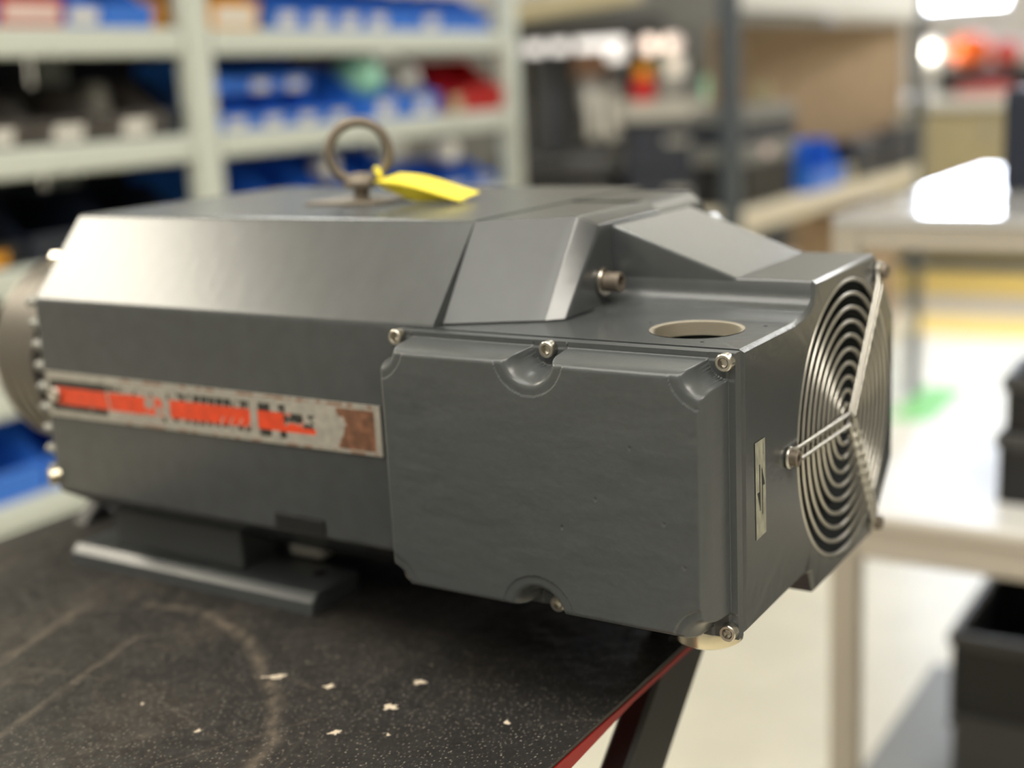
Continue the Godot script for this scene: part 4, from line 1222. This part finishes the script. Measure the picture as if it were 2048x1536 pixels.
# ---------------------------------------------------------------- far end of the workshop
func far_end():
	var o := Vector3(-0.9, FLOOR, -8.0)
	var t := thing("beige_counter", "long beige counter with white top at the far end of the room", "counter", o)
	part("body", span(Vector3(-2.2, -1.05, -8.35), Vector3(0.6, -0.13, -7.7), 0.006), M.beige, t, -o)
	part("worktop", span(Vector3(-2.25, -0.13, -8.4), Vector3(0.65, -0.06, -7.64), 0.004), M.whiteboard, t, -o)
	part("kick_board", span(Vector3(-2.15, FLOOR, -8.3), Vector3(0.55, -1.05, -7.76), 0.002), M.darkgrey, t, -o)
	for i in 4:
		var d := part("door", span(Vector3(-2.17 + i * 0.69, -1.03, -7.7), Vector3(-1.50 + i * 0.69, -0.15, -7.682), 0.004), M.beige, t, -o)
		part("handle", span(Vector3(-1.57 + i * 0.69, -0.35, -7.682), Vector3(-1.545 + i * 0.69, -0.2, -7.655), 0.003), M.lightgrey, d)
	var pot := lathem([Vector2(0, 0), Vector2(0.08, 0.01), Vector2(0.115, 0.06), Vector2(0.12, 0.11), Vector2(0.1, 0.17), Vector2(0.05, 0.2), Vector2(0, 0.205)], Transform3D(), 24, 60)
	var y := -0.06
	var blk := span(Vector3(-0.16, 0, -0.12), Vector3(0.16, 0.17, 0.12), 0.008)
	solo("black_stand", blk, M.darkbox, "black box holding the larger orange ball on the far counter", "box", Vector3(-1.76, y, -7.95))
	solo("black_stand", blk, M.darkbox, "black box holding the smaller red-orange ball on the far counter", "box", Vector3(-1.42, y, -7.95))
	solo("orange_ball", pot, M.orange, "larger orange ball-shaped object on the far counter", "ball", Vector3(-1.74, y + 0.171, -7.95))
	var pot2 := lathem([Vector2(0, 0), Vector2(0.06, 0.008), Vector2(0.085, 0.05), Vector2(0.085, 0.1), Vector2(0.05, 0.14), Vector2(0, 0.15)], Transform3D(), 24, 60)
	solo("red_ball", pot2, mat(Color(0.82, 0.26, 0.16), 0.4), "smaller red-orange ball-shaped object on the far counter", "ball", Vector3(-1.53, y + 0.171, -7.95))
	solo("red_tray", span(Vector3(-0.16, 0, -0.06), Vector3(0.16, 0.06, 0.06), 0.008), mat(Color(0.80, 0.42, 0.40), 0.5), "pale red tray at the front of the far counter", "tray", Vector3(-1.6, y, -7.74))
	solo("maroon_case", span(Vector3(-0.07, 0, -0.05), Vector3(0.07, 0.15, 0.05), 0.006), mat(Color(0.45, 0.20, 0.24), 0.5), "maroon case between the two black boxes on the far counter", "case", Vector3(-1.59, y, -7.86))
	var dl := thing("desk_lamp", "small round white lamp beside the orange ball on the far counter", "lamp", Vector3(-1.98, y, -7.9))
	part("foot", lathem([Vector2(0, 0), Vector2(0.06, 0), Vector2(0.06, 0.012), Vector2(0.01, 0.02), Vector2(0.01, 0.2), Vector2(0, 0.2)]), M.lightgrey, dl)
	part("bulb", lathem([Vector2(0, 0.2), Vector2(0.05, 0.22), Vector2(0.075, 0.27), Vector2(0.05, 0.325), Vector2(0, 0.34)], Transform3D(), 24, 60), glow(Color(1, 0.98, 0.9), 0.9), dl)
	var ol := OmniLight3D.new()
	ol.name = "desk_lamp_light"
	ol.light_energy = 0.08; ol.light_color = Color(1, 0.98, 0.9); ol.light_size = 0.05; ol.omni_range = 10; ol.position = Vector3(0, 0.27, 0.12); ol.shadow_enabled = true
	dl.add_child(ol)
